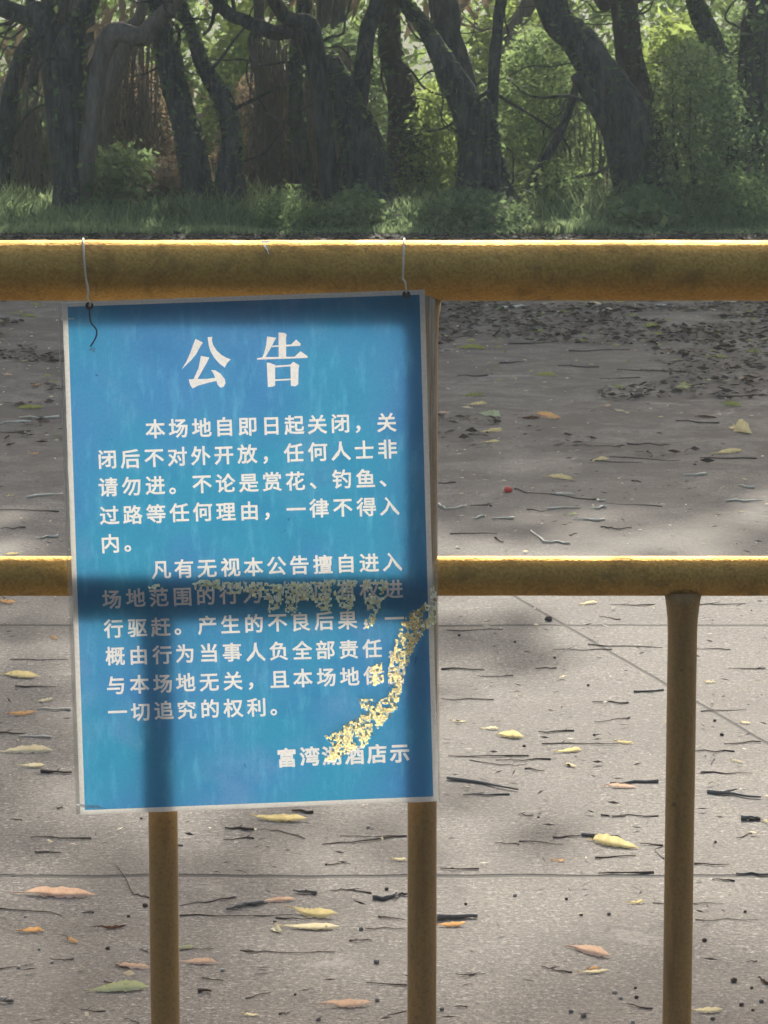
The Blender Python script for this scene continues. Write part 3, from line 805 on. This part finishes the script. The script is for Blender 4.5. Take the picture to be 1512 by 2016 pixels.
shrub('dull bush behind the gap left of the twin stemmed tree', 265, 130, 100, 21.0, 2200, 'leaf_dead', 23, .07)
shrub('dark bush behind the far left trunks', 60, 200, 90, 21.5, 2600, 'leaf_dark', 24, .07)
shrub('brown dried bush between the twin stemmed tree and the slender one', 520, 150, 80, 21.2, 2600, 'leaf_dead', 25, .08, droop=1.0, asp=.25)
shrub('light leafed bush high behind the twin stemmed tree', 480, 20, 70, 24.0, 1400, 'leaf_light', 26, .09)
shrub('dull bush behind the broad middle tree', 670, 60, 110, 22.0, 2600, 'leaf_dark', 27, .08)
shrub('yellow green bush left of the crossing trunks', 850, 180, 62, 19.6, 2600, 'leaf_light', 28, .05, droop=.6)
shrub('tall green bush seen between the crossing trunks and the stout tree', 1060, 60, 120, 20.4, 5200, 'leaf_mid', 29, .055, depth=.8)
shrub('light green bush far behind the crossing trunks', 1010, 0, 120, 23.5, 3000, 'leaf_light', 30, .08, depth=.8)
shrub('leafy bush under the thin prop root', 1090, 330, 90, 18.9, 2600, 'leaf_mid', 31, .045)
shrub('dark green bush right of the upright brownish tree', 1370, 90, 110, 18.9, 5200, 'leaf_dark', 32, .045, depth=.7)
shrub('pale flecked bush low at the right edge of the wood', 1460, 350, 80, 18.4, 2200, 'leaf_mid', 33, .05)
shrub('big dark bush filling the right corner of the wood', 1500, 0, 130, 20.0, 5200, 'leaf_dark', 34, .06, depth=.8)
shrub('broad leafed low bush at the foot of the stout tree', 1265, 385, 60, 18.3, 900, 'leaf_mid', 35, .085, asp=.55)
shrub('bush with long pale leaves behind the upright tree', 1330, 30, 110, 21.5, 2600, 'leaf_light', 36, .10, asp=.3)
shrub('dull low bush at the foot of the broad middle tree', 700, 390, 70, 18.2, 1200, 'leaf_dark', 37, .05)
shrub('feathery green clump between the slender and the broad tree', 560, 390, 50, 18.2, 1300, 'leaf_mid', 38, .05, asp=.25)
shrub('dark low bush under the crossing trunks', 930, 390, 110, 18.1, 2000, 'leaf_dark', 39, .05)

# the mass of foliage that closes the view behind
rng = np.random.default_rng(77)
n = 90000
X = rng.uniform(-9, 9, n); Yy = 25.5 + 3.5*rng.random(n)
Z = 3.0*rng.random(n)**1.1
keep = np.array([noise.noise(Vector((x*.9, y*.35, z*1.3))) + .42 > 0 for x, y, z in zip(X, Yy, Z)])
V, F = leaves(np.stack([X, Yy, Z], 1)[keep], .10, rng, .5, .45, .4)
tag(fastmesh('far_thicket', V, F, M['leaf_mid']), 'mixed green thicket closing the view behind the trees', 'thicket', kind='stuff')
n = 9000
X = rng.uniform(-9, 1, n); Yy = 23.5 + 3*rng.random(n); Z = 2.4*rng.random(n)
keep = np.array([noise.noise(Vector((x*.9 + 20, y*.35, z*1.0))) + .1 > 0 for x, y, z in zip(X, Yy, Z)])
V, F = leaves(np.stack([X, Yy, Z], 1)[keep], .20, rng, .4, .22, 1.6)
tag(fastmesh('dead_vines', V, F, M['leaf_dead']), 'hanging brown dead vines tangled behind the trunks on the left', 'vines', kind='stuff')

# unseen foliage wall added behind the viewpoint to cut front sky light
rng = np.random.default_rng(90); n = 24000
X = rng.uniform(-16, 16, n); Yy = -6 + 1.6*rng.random(n); Z = 7.5*rng.random(n)
V, F = leaves(np.stack([X, Yy, Z], 1), .30, rng, .5, .6, .3)
tag(fastmesh('unseen_fill_blocker', V, F, M['leaf_deep']), 'unseen dark thicket added behind the viewpoint to block front light', 'thicket', kind='stuff')

# grass and weeds along the edge of the pavement
rng = np.random.default_rng(8); Vg, Fg = [], []
nb = 54000
X = rng.uniform(-6.7, 6.7, nb); Yg = 17.55 + np.abs(rng.normal(size=nb))*.8
hgt = .05 + .12*rng.random(nb)
patch = np.array([noise.noise(Vector((x*1.6, y*1.6, 4))) for x, y in zip(X, Yg)])
hgt *= np.clip(.85 + 1.2*patch, .25, 1.7); hgt *= np.clip((Yg - 17.6)/.5, .35, 1)
lean = rng.normal(size=(nb, 2))*.35; wid = rng.uniform(.004, .009, nb); ang = rng.uniform(0, 6.28, nb)
b0 = np.stack([X, Yg, np.zeros(nb)], 1); side = np.stack([np.cos(ang)*wid, np.sin(ang)*wid, np.zeros(nb)], 1)
md = b0 + np.stack([lean[:, 0]*hgt*.35, lean[:, 1]*hgt*.35, hgt*.6], 1); tp = b0 + np.stack([lean[:, 0]*hgt, lean[:, 1]*hgt, hgt], 1)
Vg = np.stack([b0 - side, b0 + side, md + side*.7, tp, md - side*.7], 1).reshape(-1, 3); Fg = np.arange(5*nb).reshape(-1, 5)
tag(fastmesh('grass', Vg, Fg, M['grass']), 'strip of green grass and weeds along the far edge of the pavement', 'grass', kind='stuff')

# ---------------------------------------------------------------- litter on the pavement
litter = []                                                       # (kind, colour name, object, px, py)
rl = random.Random(17)
def leaf(x0, y0, x1, y1, hpx, mat, curl=.5):
    a, b = G(x0, y0, .004), G(x1, y1, .004); L = (b - a).length; ax = (b - a).normalized()
    c = (a + b)/2; s = 1/mpp(c); al = math.asin(min(1, (CAM_H)/(c - Vector((0, 0, CAM_H))).length))
    w = L*rl.uniform(.17, .34); need = min(.95, max(.12, hpx/(w*s)))
    th = max(0, min(R(24), math.asin(need) - al))
    side = Vector((-ax.y, ax.x, 0))
    if side.y < 0: side = -side
    side = (side*math.cos(th) + Vector((0, 0, 1))*math.sin(th)).normalized(); nr = ax.cross(side)
    if nr.z < 0: nr = -nr
    V, F = [], []; N = 24; bend = rl.uniform(-.42, .10)*L; pk = rl.uniform(.7, 1.5); sd = rl.random()*90; twist = rl.uniform(-.5, .5); arch = rl.uniform(-.1, .55)
    upper, lower = rl.uniform(.15, .8), rl.uniform(.5, 1.25)
    for i in range(N+1):
        t = i/N; tt = t**pk
        wd = w*.5*math.sin(math.pi*min(1, tt))**.75 + .0006
        if t > .86: wd *= .35 + .65*(1-t)/.14                      # drawn out tip
        cen = a.lerp(b, t) + side*bend*math.sin(math.pi*t)*.35 + nr*curl*.12*L*arch*(2*t-1)**2 + nr*.002*noise.noise(Vector((t*6, sd, 1)))
        r1 = 1 + .6*noise.noise(Vector((t*9, sd, 7))) + .4*noise.noise(Vector((t*23, sd, 3))); r2 = 1 + .6*noise.noise(Vector((t*9, sd, 17))) + .4*noise.noise(Vector((t*23, sd, 13)))
        for j in range(5):
            u = j/2 - 1; e = (upper*r1 if u > 0 else lower*r2)
            q = twist*(t-.5)
            V.append(cen + (side*math.cos(q) + nr*math.sin(q))*(wd*u*e + w*.2) + nr*(curl*wd*(1.0 if u > 0 else .15)*u*u + wd*.28*abs(u) + .0015*noise.noise(Vector((t*5, u*2, sd)))))
    zmin = min(v.z for v in V)
    nb_ = len(V)
    st_ = a - ax*L*.16*rl.uniform(.6, 1.4) + side*w*.2; sv, sf = tube([a + side*w*.2, a.lerp(st_, .5) + Vector((0, 0, .003)), st_], [.0011, .0009, .0008], 5)
    V += sv; stalkf = [tuple(i + nb_ for i in f) for f in sf]
    zs = sorted(v.z for v in V); zmin = zs[len(zs)//6]
    for v in V: v.z = max(.0008, v.z + .0012 - zmin)
    for i in range(N):
        for j in range(4):
            k = i*5 + j; F.append((k, k+1, k+6, k+5))
    o = obj('fallen_leaf', V, F + stalkf, M[mat], loc=c)
    litter.append(('leaf', mat, o, (x0+x1)/2, (y0+y1)/2, L))
def twig(pts, wpx, mat='twig'):
    W = []
    for i in range(len(pts)-1):
        n = 4
        for k in range(n):
            W.append((pts[i][0] + (pts[i+1][0]-pts[i][0])*k/n, pts[i][1] + (pts[i+1][1]-pts[i][1])*k/n + (rl.uniform(-2.2, 2.2) if k or i else 0)))
    W.append(pts[-1])
    mid = G(*pts[len(pts)//2]); r = max(.0008, wpx*.40*mpp(mid))
    path = [G(x, y, r*.75 + (.0015*rl.random())) for x, y in W]; n = len(path)
    rad = [r*(1.1 - .6*i/(n-1))*rl.uniform(.8, 1.2) for i in range(n)]
    if rl.random() < .5: rad.reverse()
    tb = tube(path, rad, 6)
    if mat != 'straw' and rl.random() < .45:                       # a side shoot
        j = rl.randrange(1, n-1); dv = (path[j] - path[j-1]).normalized(); sl = (path[0]-path[-1]).length*rl.uniform(.12, .3)
        e = path[j] + Matrix.Rotation(rl.choice((-1, 1))*rl.uniform(.4, 1.1), 3, 'Z') @ dv*sl; e.z += .004
        tb = join([tb, tube([path[j], path[j].lerp(e, .5), e], [rad[j]*.7, rad[j]*.6, rad[j]*.35], 5)])
    o = obj('twig' if mat != 'straw' else 'straw', *tb, M[mat], loc=mid)
    litter.append(('straw' if mat == 'straw' else 'twig', mat, o, sum(p[0] for p in pts)/len(pts), sum(p[1] for p in pts)/len(pts), (path[0]-path[-1]).length))
def pebble(x, y, rpx, mat):
    c = G(x, y); r = rpx*.78*mpp(c); V, F = [], []; sd = rl.random()*50
    for i in range(7):
        for j in range(10):
            th, ph = math.pi*i/6, 2*math.pi*j/10; d = Vector((math.sin(th)*math.cos(ph), math.sin(th)*math.sin(ph), math.cos(th)))
            V.append(c + Vector((0, 0, r*.6)) + Vector((d.x*1.1, d.y, d.z*.82))*r*(1 + .22*noise.noise(d*1.7 + Vector((sd, 0, 0)))))
    for i in range(6):
        for j in range(10):
            a, b = i*10 + j, i*10 + (j+1) % 10; F.append((a, b, b+10, a+10))
    o = obj('seed_pod' if mat == 'dark' else 'pebble', V, F, M[mat], loc=c)
    litter.append(('seed pod' if mat == 'dark' else 'pebble', mat, o, x, y, r))

LEAVES = [  # x0 y0 x1 y1 height colour, measured on the photo
 (1052,738,1099,738,18,'green'),(912,778,955,777,10,'green'),(925,796,961,793,11,'yellow'),(938,812,983,820,11,'palegreen'),(948,850,990,845,12,'yellow'),
 (953,869,985,867,10,'yellow'),(1024,822,1063,823,11,'brown'),(1054,814,1101,825,12,'orange'),(900,684,960,686,10,'green'),(1188,798,1203,797,8,'pink'),
 (1212,806,1229,808,9,'cream'),(1420,794,1460,799,14,'green'),(1339,768,1356,752,8,'green'),(1442,836,1475,854,13,'yellow'),(1408,892,1462,886,18,'yellow'),
 (1164,907,1201,901,13,'yellow'),(1076,937,1130,944,13,'yellow'),(1114,1012,1138,1010,11,'palegreen'),(1455,1007,1468,1006,11,'cream'),
 (1373,819,1412,822,9,'brown'),(910,800,930,802,7,'cream'),(862,810,886,812,10,'pink'),(1180,612,1210,610,8,'cream'),(1155,596,1185,598,7,'cream'),(1040,650,1072,652,8,'green'),
 (1265,640,1300,645,9,'green'),(1470,690,1500,694,8,'green'),(1405,700,1432,703,7,'green'),(1205,758,1225,764,9,'green'),(1450,745,1475,748,6,'pink'),
 (948,1432,985,1433,9,'cream'),(981,1445,1032,1450,17,'yellow'),(890,1417,920,1418,6,'cream'),(1214,1458,1248,1461,10,'yellow'),(1097,1478,1147,1474,19,'yellow'),
 (1113,1503,1136,1508,8,'cream'),(1200,1545,1254,1547,8,'pink'),(1459,1420,1481,1421,6,'cream'),(1440,1494,1464,1499,9,'cream'),(1142,1188,1177,1184,9,'cream'),(1388,1341,1410,1341,5,'cream'),
 (51,1757,188,1761,21,'pink'),(38,1831,88,1829,10,'orange'),(134,1846,154,1853,11,'orange'),(236,1898,296,1904,22,'pink'),(177,1949,293,1943,20,'palegreen'),
 (352,1863,382,1861,13,'palegreen'),(352,1891,431,1893,13,'pink'),(195,1824,251,1820,20,'brown'),(208,1932,240,1936,20,'brown'),(232,1900,256,1904,20,'brown'),
 (503,1608,604,1612,17,'yellow'),(576,1790,664,1802,26,'yellow'),(559,1822,669,1824,12,'cream'),(773,1689,803,1690,8,'cream'),(642,1976,735,1973,11,'pink'),(862,1819,917,1817,8,'orange'),
 (540,1818,552,1833,8,'cream'),(520,1772,585,1768,14,'pink'),(1166,1652,1256,1668,25,'yellow'),(1241,1775,1271,1772,22,'yellow'),(1122,1862,1201,1882,30,'pink'),(1146,1911,1199,1908,9,'cream'),
 (1367,1987,1424,1986,7,'cream'),(1088,1690,1113,1692,7,'orange'),(1500,1612,1516,1618,12,'cream'),(1497,1925,1520,1935,30,'brown'),
 (35,803,91,801,14,'green'),(60,892,77,890,14,'orange'),(10,975,28,974,8,'yellow'),(0,1183,30,1186,11,'orange'),(8,1326,78,1332,9,'yellow'),(73,1379,106,1374,18,'cream'),
 (20,1405,71,1400,20,'orange'),(0,1478,104,1476,17,'cream'),(38,1505,88,1506,7,'cream'),(40,620,75,622,7,'green'),(66,756,80,757,8,'orange'),(5,735,22,737,9,'pink'),(100,1252,113,1256,11,'orange'),
 (480,1994,512,1996,9,'cream'),(1160,1905,1180,1902,7,'orange'),(12,1090,40,1088,8,'yellow'),
]
for l in LEAVES: leaf(*l, curl=rl.uniform(.35, .9))
TW = [
 [(1099,720),(1179,722)],[(1214,727),(1360,733)],[(1127,875),(1222,880)],[(1235,873),(1319,875)],[(1162,906),(1265,910)],[(1200,899),(1339,906)],[(1377,901),(1490,902)],[(1013,962),(1041,970)],
 [(1041,970),(1175,983)],[(1192,990),(1304,997)],[(1037,1003),(1076,1005)],[(1183,1037),(1210,1041),(1244,1039)],[(886,1051),(979,1050)],[(974,1058),(991,1067)],[(860,951),(897,949)],[(925,995),(968,996)],
 [(1121,1053),(1136,1050)],[(1330,828),(1416,832)],[(1243,946),(1263,949)],[(983,714),(1030,712)],[(1000,676),(1090,673)],[(870,665),(930,662)],[(1300,668),(1420,672)],[(1180,745),(1260,742)],[(900,740),(960,738)],
 [(1158,1268),(1304,1275)],[(1089,1279),(1205,1278)],[(1369,1278),(1438,1279)],[(1179,1213),(1222,1219)],[(1248,1361),(1304,1358)],[(1054,1316),(1095,1314)],[(869,1317),(953,1318)],[(869,1375),(972,1377)],
 [(1166,1381),(1237,1383)],[(1170,1421),(1218,1416),(1240,1411)],[(882,1488),(1041,1487)],[(925,1496),(1007,1507),(1037,1503)],[(976,1496),(1084,1494)],[(1067,1464),(1218,1464)],[(1020,1603),(1050,1604)],
 [(1425,1464),(1498,1460)],[(1369,1478),(1446,1479)],[(1434,1315),(1507,1315)],[(1183,1604),(1296,1606)],[(1033,1513),(1071,1516)],[(1369,1191),(1468,1188)],[(1201,1190),(1291,1190)],[(940,1330),(1010,1329)],[(1060,1440),(1130,1438)],
 [(228,1702),(245,1725),(264,1760),(293,1767)],[(68,1677),(121,1678)],[(0,1788),(99,1796),(122,1803)],[(99,1886),(122,1891),(145,1887)],[(0,1907),(66,1897)],[(159,1987),(208,1990)],[(245,2005),(274,2013)],
 [(354,1783),(403,1775),(463,1765)],[(354,1802),(500,1803)],[(440,1652),(500,1650)],[(397,1925),(440,1930)],[(274,1868),(291,1874)],[(473,1871),(500,1871)],[(112,1590),(124,1590)],[(20,1613),(43,1614)],
 [(354,1871),(420,1867)],[(162,1797),(185,1796)],[(500,1632),(546,1633),(600,1651)],[(634,1662),(711,1656),(801,1645)],[(668,1646),(801,1645)],[(649,1753),(678,1750),(731,1758)],[(500,1803),(576,1801)],
 [(543,1806),(612,1808)],[(745,1803),(768,1808),(797,1811)],[(718,1827),(797,1827)],[(688,1851),(733,1851)],[(480,1871),(533,1874),(660,1874)],[(720,1934),(801,1939)],[(867,1709),(943,1710)],[(897,1917),(956,1917)],
 [(893,1981),(920,1982)],[(763,1998),(801,1990)],[(483,1965),(533,1954)],[(550,1996),(570,1992)],[(640,1700),(690,1701)],[(1022,1656),(1110,1662)],[(975,1659),(1022,1662)],[(1088,1648),(1143,1645)],
 [(1172,1688),(1252,1684)],[(1450,1649),(1480,1640)],[(1066,1903),(1095,1910),(1126,1914)],[(1234,1976),(1285,1985)],[(1285,1777),(1424,1779)],[(1369,1810),(1493,1810)],[(1289,1673),(1307,1690)],[(1183,1604),(1232,1607)],
 [(1402,1731),(1446,1734)],[(1468,1892),(1490,1891)],[(1260,1660),(1305,1664)],[(1367,1700),(1435,1701)],[(0,1003),(116,1007)],[(0,1442),(50,1443)],[(20,1298),(134,1298)],[(0,850),(60,848)],[(2,1040),(50,1038)],[(30,1350),(110,1352)],
 [(300,1660),(360,1664)],[(60,1648),(180,1650)],[(1380,1520),(1480,1522)],[(1380,1400),(1470,1396)],[(880,1240),(990,1239)],[(1400,620),(1500,623)],[(860,630),(940,634)],[(1120,690),(1240,688)],[(1420,780),(1500,778)],
]
for t in TW: twig(t, rl.uniform(2.2, 4.6))
for t, w, m in [([(880,1531),(1020,1554)],9,'greytwig'),([(912,1565),(1003,1563)],6,'greytwig'),([(1201,1541),(1296,1537)],8,'greytwig'),([(1393,1558),(1498,1569)],9,'greytwig'),([(1459,1610),(1496,1611)],13,'greytwig'),
   ([(446,1789),(480,1782),(518,1775)],12,'greytwig'),([(574,1596),(616,1598)],8,'twig'),([(734,1767),(760,1768),(778,1760),(803,1759)],11,'greytwig'),([(862,1806),(940,1802)],14,'greytwig'),
   ([(1145,1642),(1222,1648)],9,'greytwig'),([(1178,1719),(1287,1717)],6,'twig'),([(1449,1719),(1512,1721)],7,'greytwig'),([(390,1950),(416,1951)],10,'twig'),([(0,1970),(26,1970)],10,'greytwig'),
   ([(81,1517),(142,1520)],8,'twig'),([(1460,1610),(1497,1612)],8,'twig'),([(443,1629),(500,1632)],7,'twig'),([(578,1752),(622,1758)],9,'greytwig'),([(1248,1362),(1306,1358)],5,'greytwig')]: twig(t, w, m)
for t in [[(968,1019),(1011,1019)],[(1078,1001),(1143,998)],[(1162,1000),(1193,998)],[(1095,972),(1131,974)],[(1045,1044),(1071,1065),(1123,1069)],[(1429,986),(1503,985)],[(860,992),(877,1000),(920,996)],[(1451,955),(1485,959)],[(1177,984),(1192,985)],
   [(53,979),(124,971)],[(71,1058),(114,1055)],[(73,1396),(139,1396)],[(35,1450),(101,1451)],[(38,822),(116,820)],[(0,833),(60,830)],[(1128,1022),(1190,1022)],[(1345,935),(1390,932)],[(1385,592),(1450,594)],[(1290,602),(1330,604)],[(990,604),(1040,602)],[(930,1020),(955,1016)]]: twig(t, 6.5, 'straw')
for x, y, r, m in [(711,1831,6,'grey'),(523,1778,5,'stone'),(541,1816,4,'dark'),(601,1824,6,'grey'),(741,1896,7,'grey'),(743,1971,6,'grey'),(870,1989,6,'grey'),(627,2009,6,'grey'),(761,1752,5,'dark'),(917,1781,4,'dark'),(581,1959,3.5,'dark'),
   (642,1703,3,'dark'),(725,1630,5,'stone'),(1124,1993,6,'grey'),(1149,2002,7,'grey'),(1210,1955,6,'stone'),(1222,1966,5,'stone'),(1253,1965,5.5,'dark'),(1251,1946,4,'dark'),(1387,1853,6,'dark'),(1460,1980,6,'dark'),(1499,1973,6,'grey'),
   (1482,1990,4,'dark'),(1403,2007,6,'grey'),(1144,1802,4.5,'dark'),(1199,1801,5,'grey'),(1115,1771,4,'dark'),(1014,1764,5,'stone'),(1408,1659,4,'dark'),(1467,1796,4,'dark'),(1480,1946,4,'dark'),(1445,1933,8,'dark'),(1246,2013,5,'stone'),
   (278,1612,3,'dark'),(286,1785,7,'dark'),(212,1869,5.5,'dark'),(253,1805,4.5,'dark'),(103,1896,5,'stone'),(37,1906,5,'stone'),(463,1767,5,'stone'),(438,1912,6,'stone'),(77,1870,4,'stone'),(4,1967,5,'stone'),(50,1806,4,'stone'),(936,1804,6,'stone'),
   (1080,1222,9,'dark'),(1120,1508,5,'dark'),(1032,1470,4,'dark'),(1170,1448,3.5,'dark'),(1158,1350,3.5,'dark'),(1421,1448,5,'dark'),(1092,1296,3.5,'dark'),(904,1252,4,'dark'),(1407,1420,4,'dark'),(1014,1265,3.5,'dark'),(1060,1610,3,'dark')]:
    pebble(x, y, r, m)
pebble(1000, 969, 10, 'red')

# every piece of litter gets a label of its own: colour, kind, where it lies, and its order from the near landmark
CN = dict(yellow='yellow', cream='cream', orange='orange', pink='pinkish', brown='dark brown', green='olive green', palegreen='pale green', red='red', twig='dark', greytwig='thick grey', straw='pale', stone='pale', dark='dark', grey='grey')
def zone(x, y):
    v = 'on shaded far pavement' if y < 1100 else 'on sunlit pavement' if y < 1600 else 'on near pavement'
    if y >= 1575: h = 'left of the left post' if x < 320 else 'between left and main posts' if x < 830 else 'between main and right posts' if x < 1337 else 'right of the right post'
    elif x < 150: h = 'left of the notice'
    else: h = 'right of the notice' if x < 1310 or y < 1170 else 'right of the right post'
    return v, h
ORD = 'first second third fourth fifth sixth seventh eighth ninth tenth eleventh twelfth thirteenth fourteenth fifteenth sixteenth seventeenth eighteenth nineteenth twentieth'.split()
litter = [(k, m, o, x, y, L, ('long ' if L > .11 else 'short ' if L < .06 else '') if k == 'twig' else '') for k, m, o, x, y, L in litter]
groups = {}
for it in litter: groups.setdefault((it[0], it[1], it[6]) + zone(it[3], it[4]), []).append(it)
for (kind, mat, size, v, h), its in groups.items():
    its.sort(key=lambda q: q[4])
    lens = sorted(q[5] for q in its)
    for i, q in enumerate(its):
        noun = {'leaf': 'fallen leaf', 'twig': 'twig', 'straw': 'straw', 'pebble': 'pebble', 'seed pod': 'seed pod'}[kind]
        if mat == 'red': noun = 'berry'
        s = f'{size}{CN[mat]} {noun} {v} {h}'
        if len(its) > 1: s = ('farthest ' if i == 0 else 'nearest ' if i == len(its)-1 else ORD[i] + ' farthest ') + s
        tag(q[2], s, kind if kind != 'leaf' else 'leaf', {'leaf': 'fallen leaves on the pavement', 'twig': 'twigs on the pavement', 'straw': 'straws on the pavement', 'pebble': 'pebbles on the pavement', 'seed pod': 'seed pods on the pavement'}[kind])

# fine debris nobody could count: crumbs of bark, leaf bits and splinters
rng = np.random.default_rng(31)
def debris(n, ylo, yhi, power, mat, size, label, name, asp, seed):
    rng = np.random.default_rng(seed); t = rng.random(n)**power
    Yd = ylo + (yhi-ylo)*t; n = int(n*1.7); Yd = np.resize(Yd, n) + rng.normal(size=n)*.05; X = rng.uniform(-.22, .22, n)*Yd
    if name in ('leaf_litter', 'bark_crumbs'):                     # drifts, not an even scatter
        kp = np.array([noise.noise(Vector((x*1.1, y*1.1, 2))) + .5*noise.noise(Vector((x*4, y*4, 5))) + ((-.27 + .11*(y - 9.3)) if name == 'leaf_litter' else .2) > 0 for x, y in zip(X, Yd)])
        X, Yd = X[kp], Yd[kp]; n = len(X)
    a = rng.uniform(0, 6.28, n); s = size*rng.uniform(.4, 1.6, n); d = np.stack([np.cos(a), np.sin(a), rng.normal(size=n)*.12], 1); w = np.stack([-np.sin(a), np.cos(a), np.abs(rng.normal(size=n))*.5], 1)
    c = np.stack([X, Yd, .003 + s*.12], 1); s = s[:, None]
    V = np.stack([c - d*s*.5, c + w*s*asp*.5, c + d*s*.5, c - w*s*asp*.4], 1); V[:, :, 2] = np.clip(V[:, :, 2], .002, None)
    tag(fastmesh(name, V.reshape(-1, 3), np.arange(4*n).reshape(-1, 4), M[mat]), label, 'debris', kind='stuff')
debris(6000, 4.2, 17.6, .8, 'twig', .016, 'dark crumbs of bark and splinters strewn over the pavement', 'bark_crumbs', .16, 41)
debris(1500, 4.2, 17.6, .6, 'cream', .013, 'tiny pale leaf scraps strewn over the pavement', 'leaf_scraps', .35, 42)
debris(46000, 9.3, 17.7, .5, 'litter_dark', .030, 'brown leaf litter thick on the pavement near the trees', 'leaf_litter', .4, 43)
debris(900, 11, 17.7, .6, 'green', .035, 'greenish leaf litter on the pavement near the trees', 'green_leaf_litter', .35, 44)

# the milky backlit air
hz = NT('haze_air'); hz.t.nodes.remove(hz.b); pv = hz.n('ShaderNodeVolumePrincipled')
pv.inputs['Color'].default_value = (.78, .93, .96, 1); pv.inputs['Density'].default_value = HAZE; pv.inputs['Anisotropy'].default_value = .3
hz.l(pv.outputs[0], hz.out.inputs['Volume'])
x0, x1, y0, y1, z0, z1 = -310, 310, -105, 505, -1.1, 21.5
V = [(x, y, z) for z in (z0, z1) for y in (y0, y1) for x in (x0, x1)]
tag(obj('haze', V, [(0, 2, 3, 1), (4, 5, 7, 6), (0, 1, 5, 4), (2, 6, 7, 3), (0, 4, 6, 2), (1, 3, 7, 5)], hz.m, smooth=False), kind='stuff')
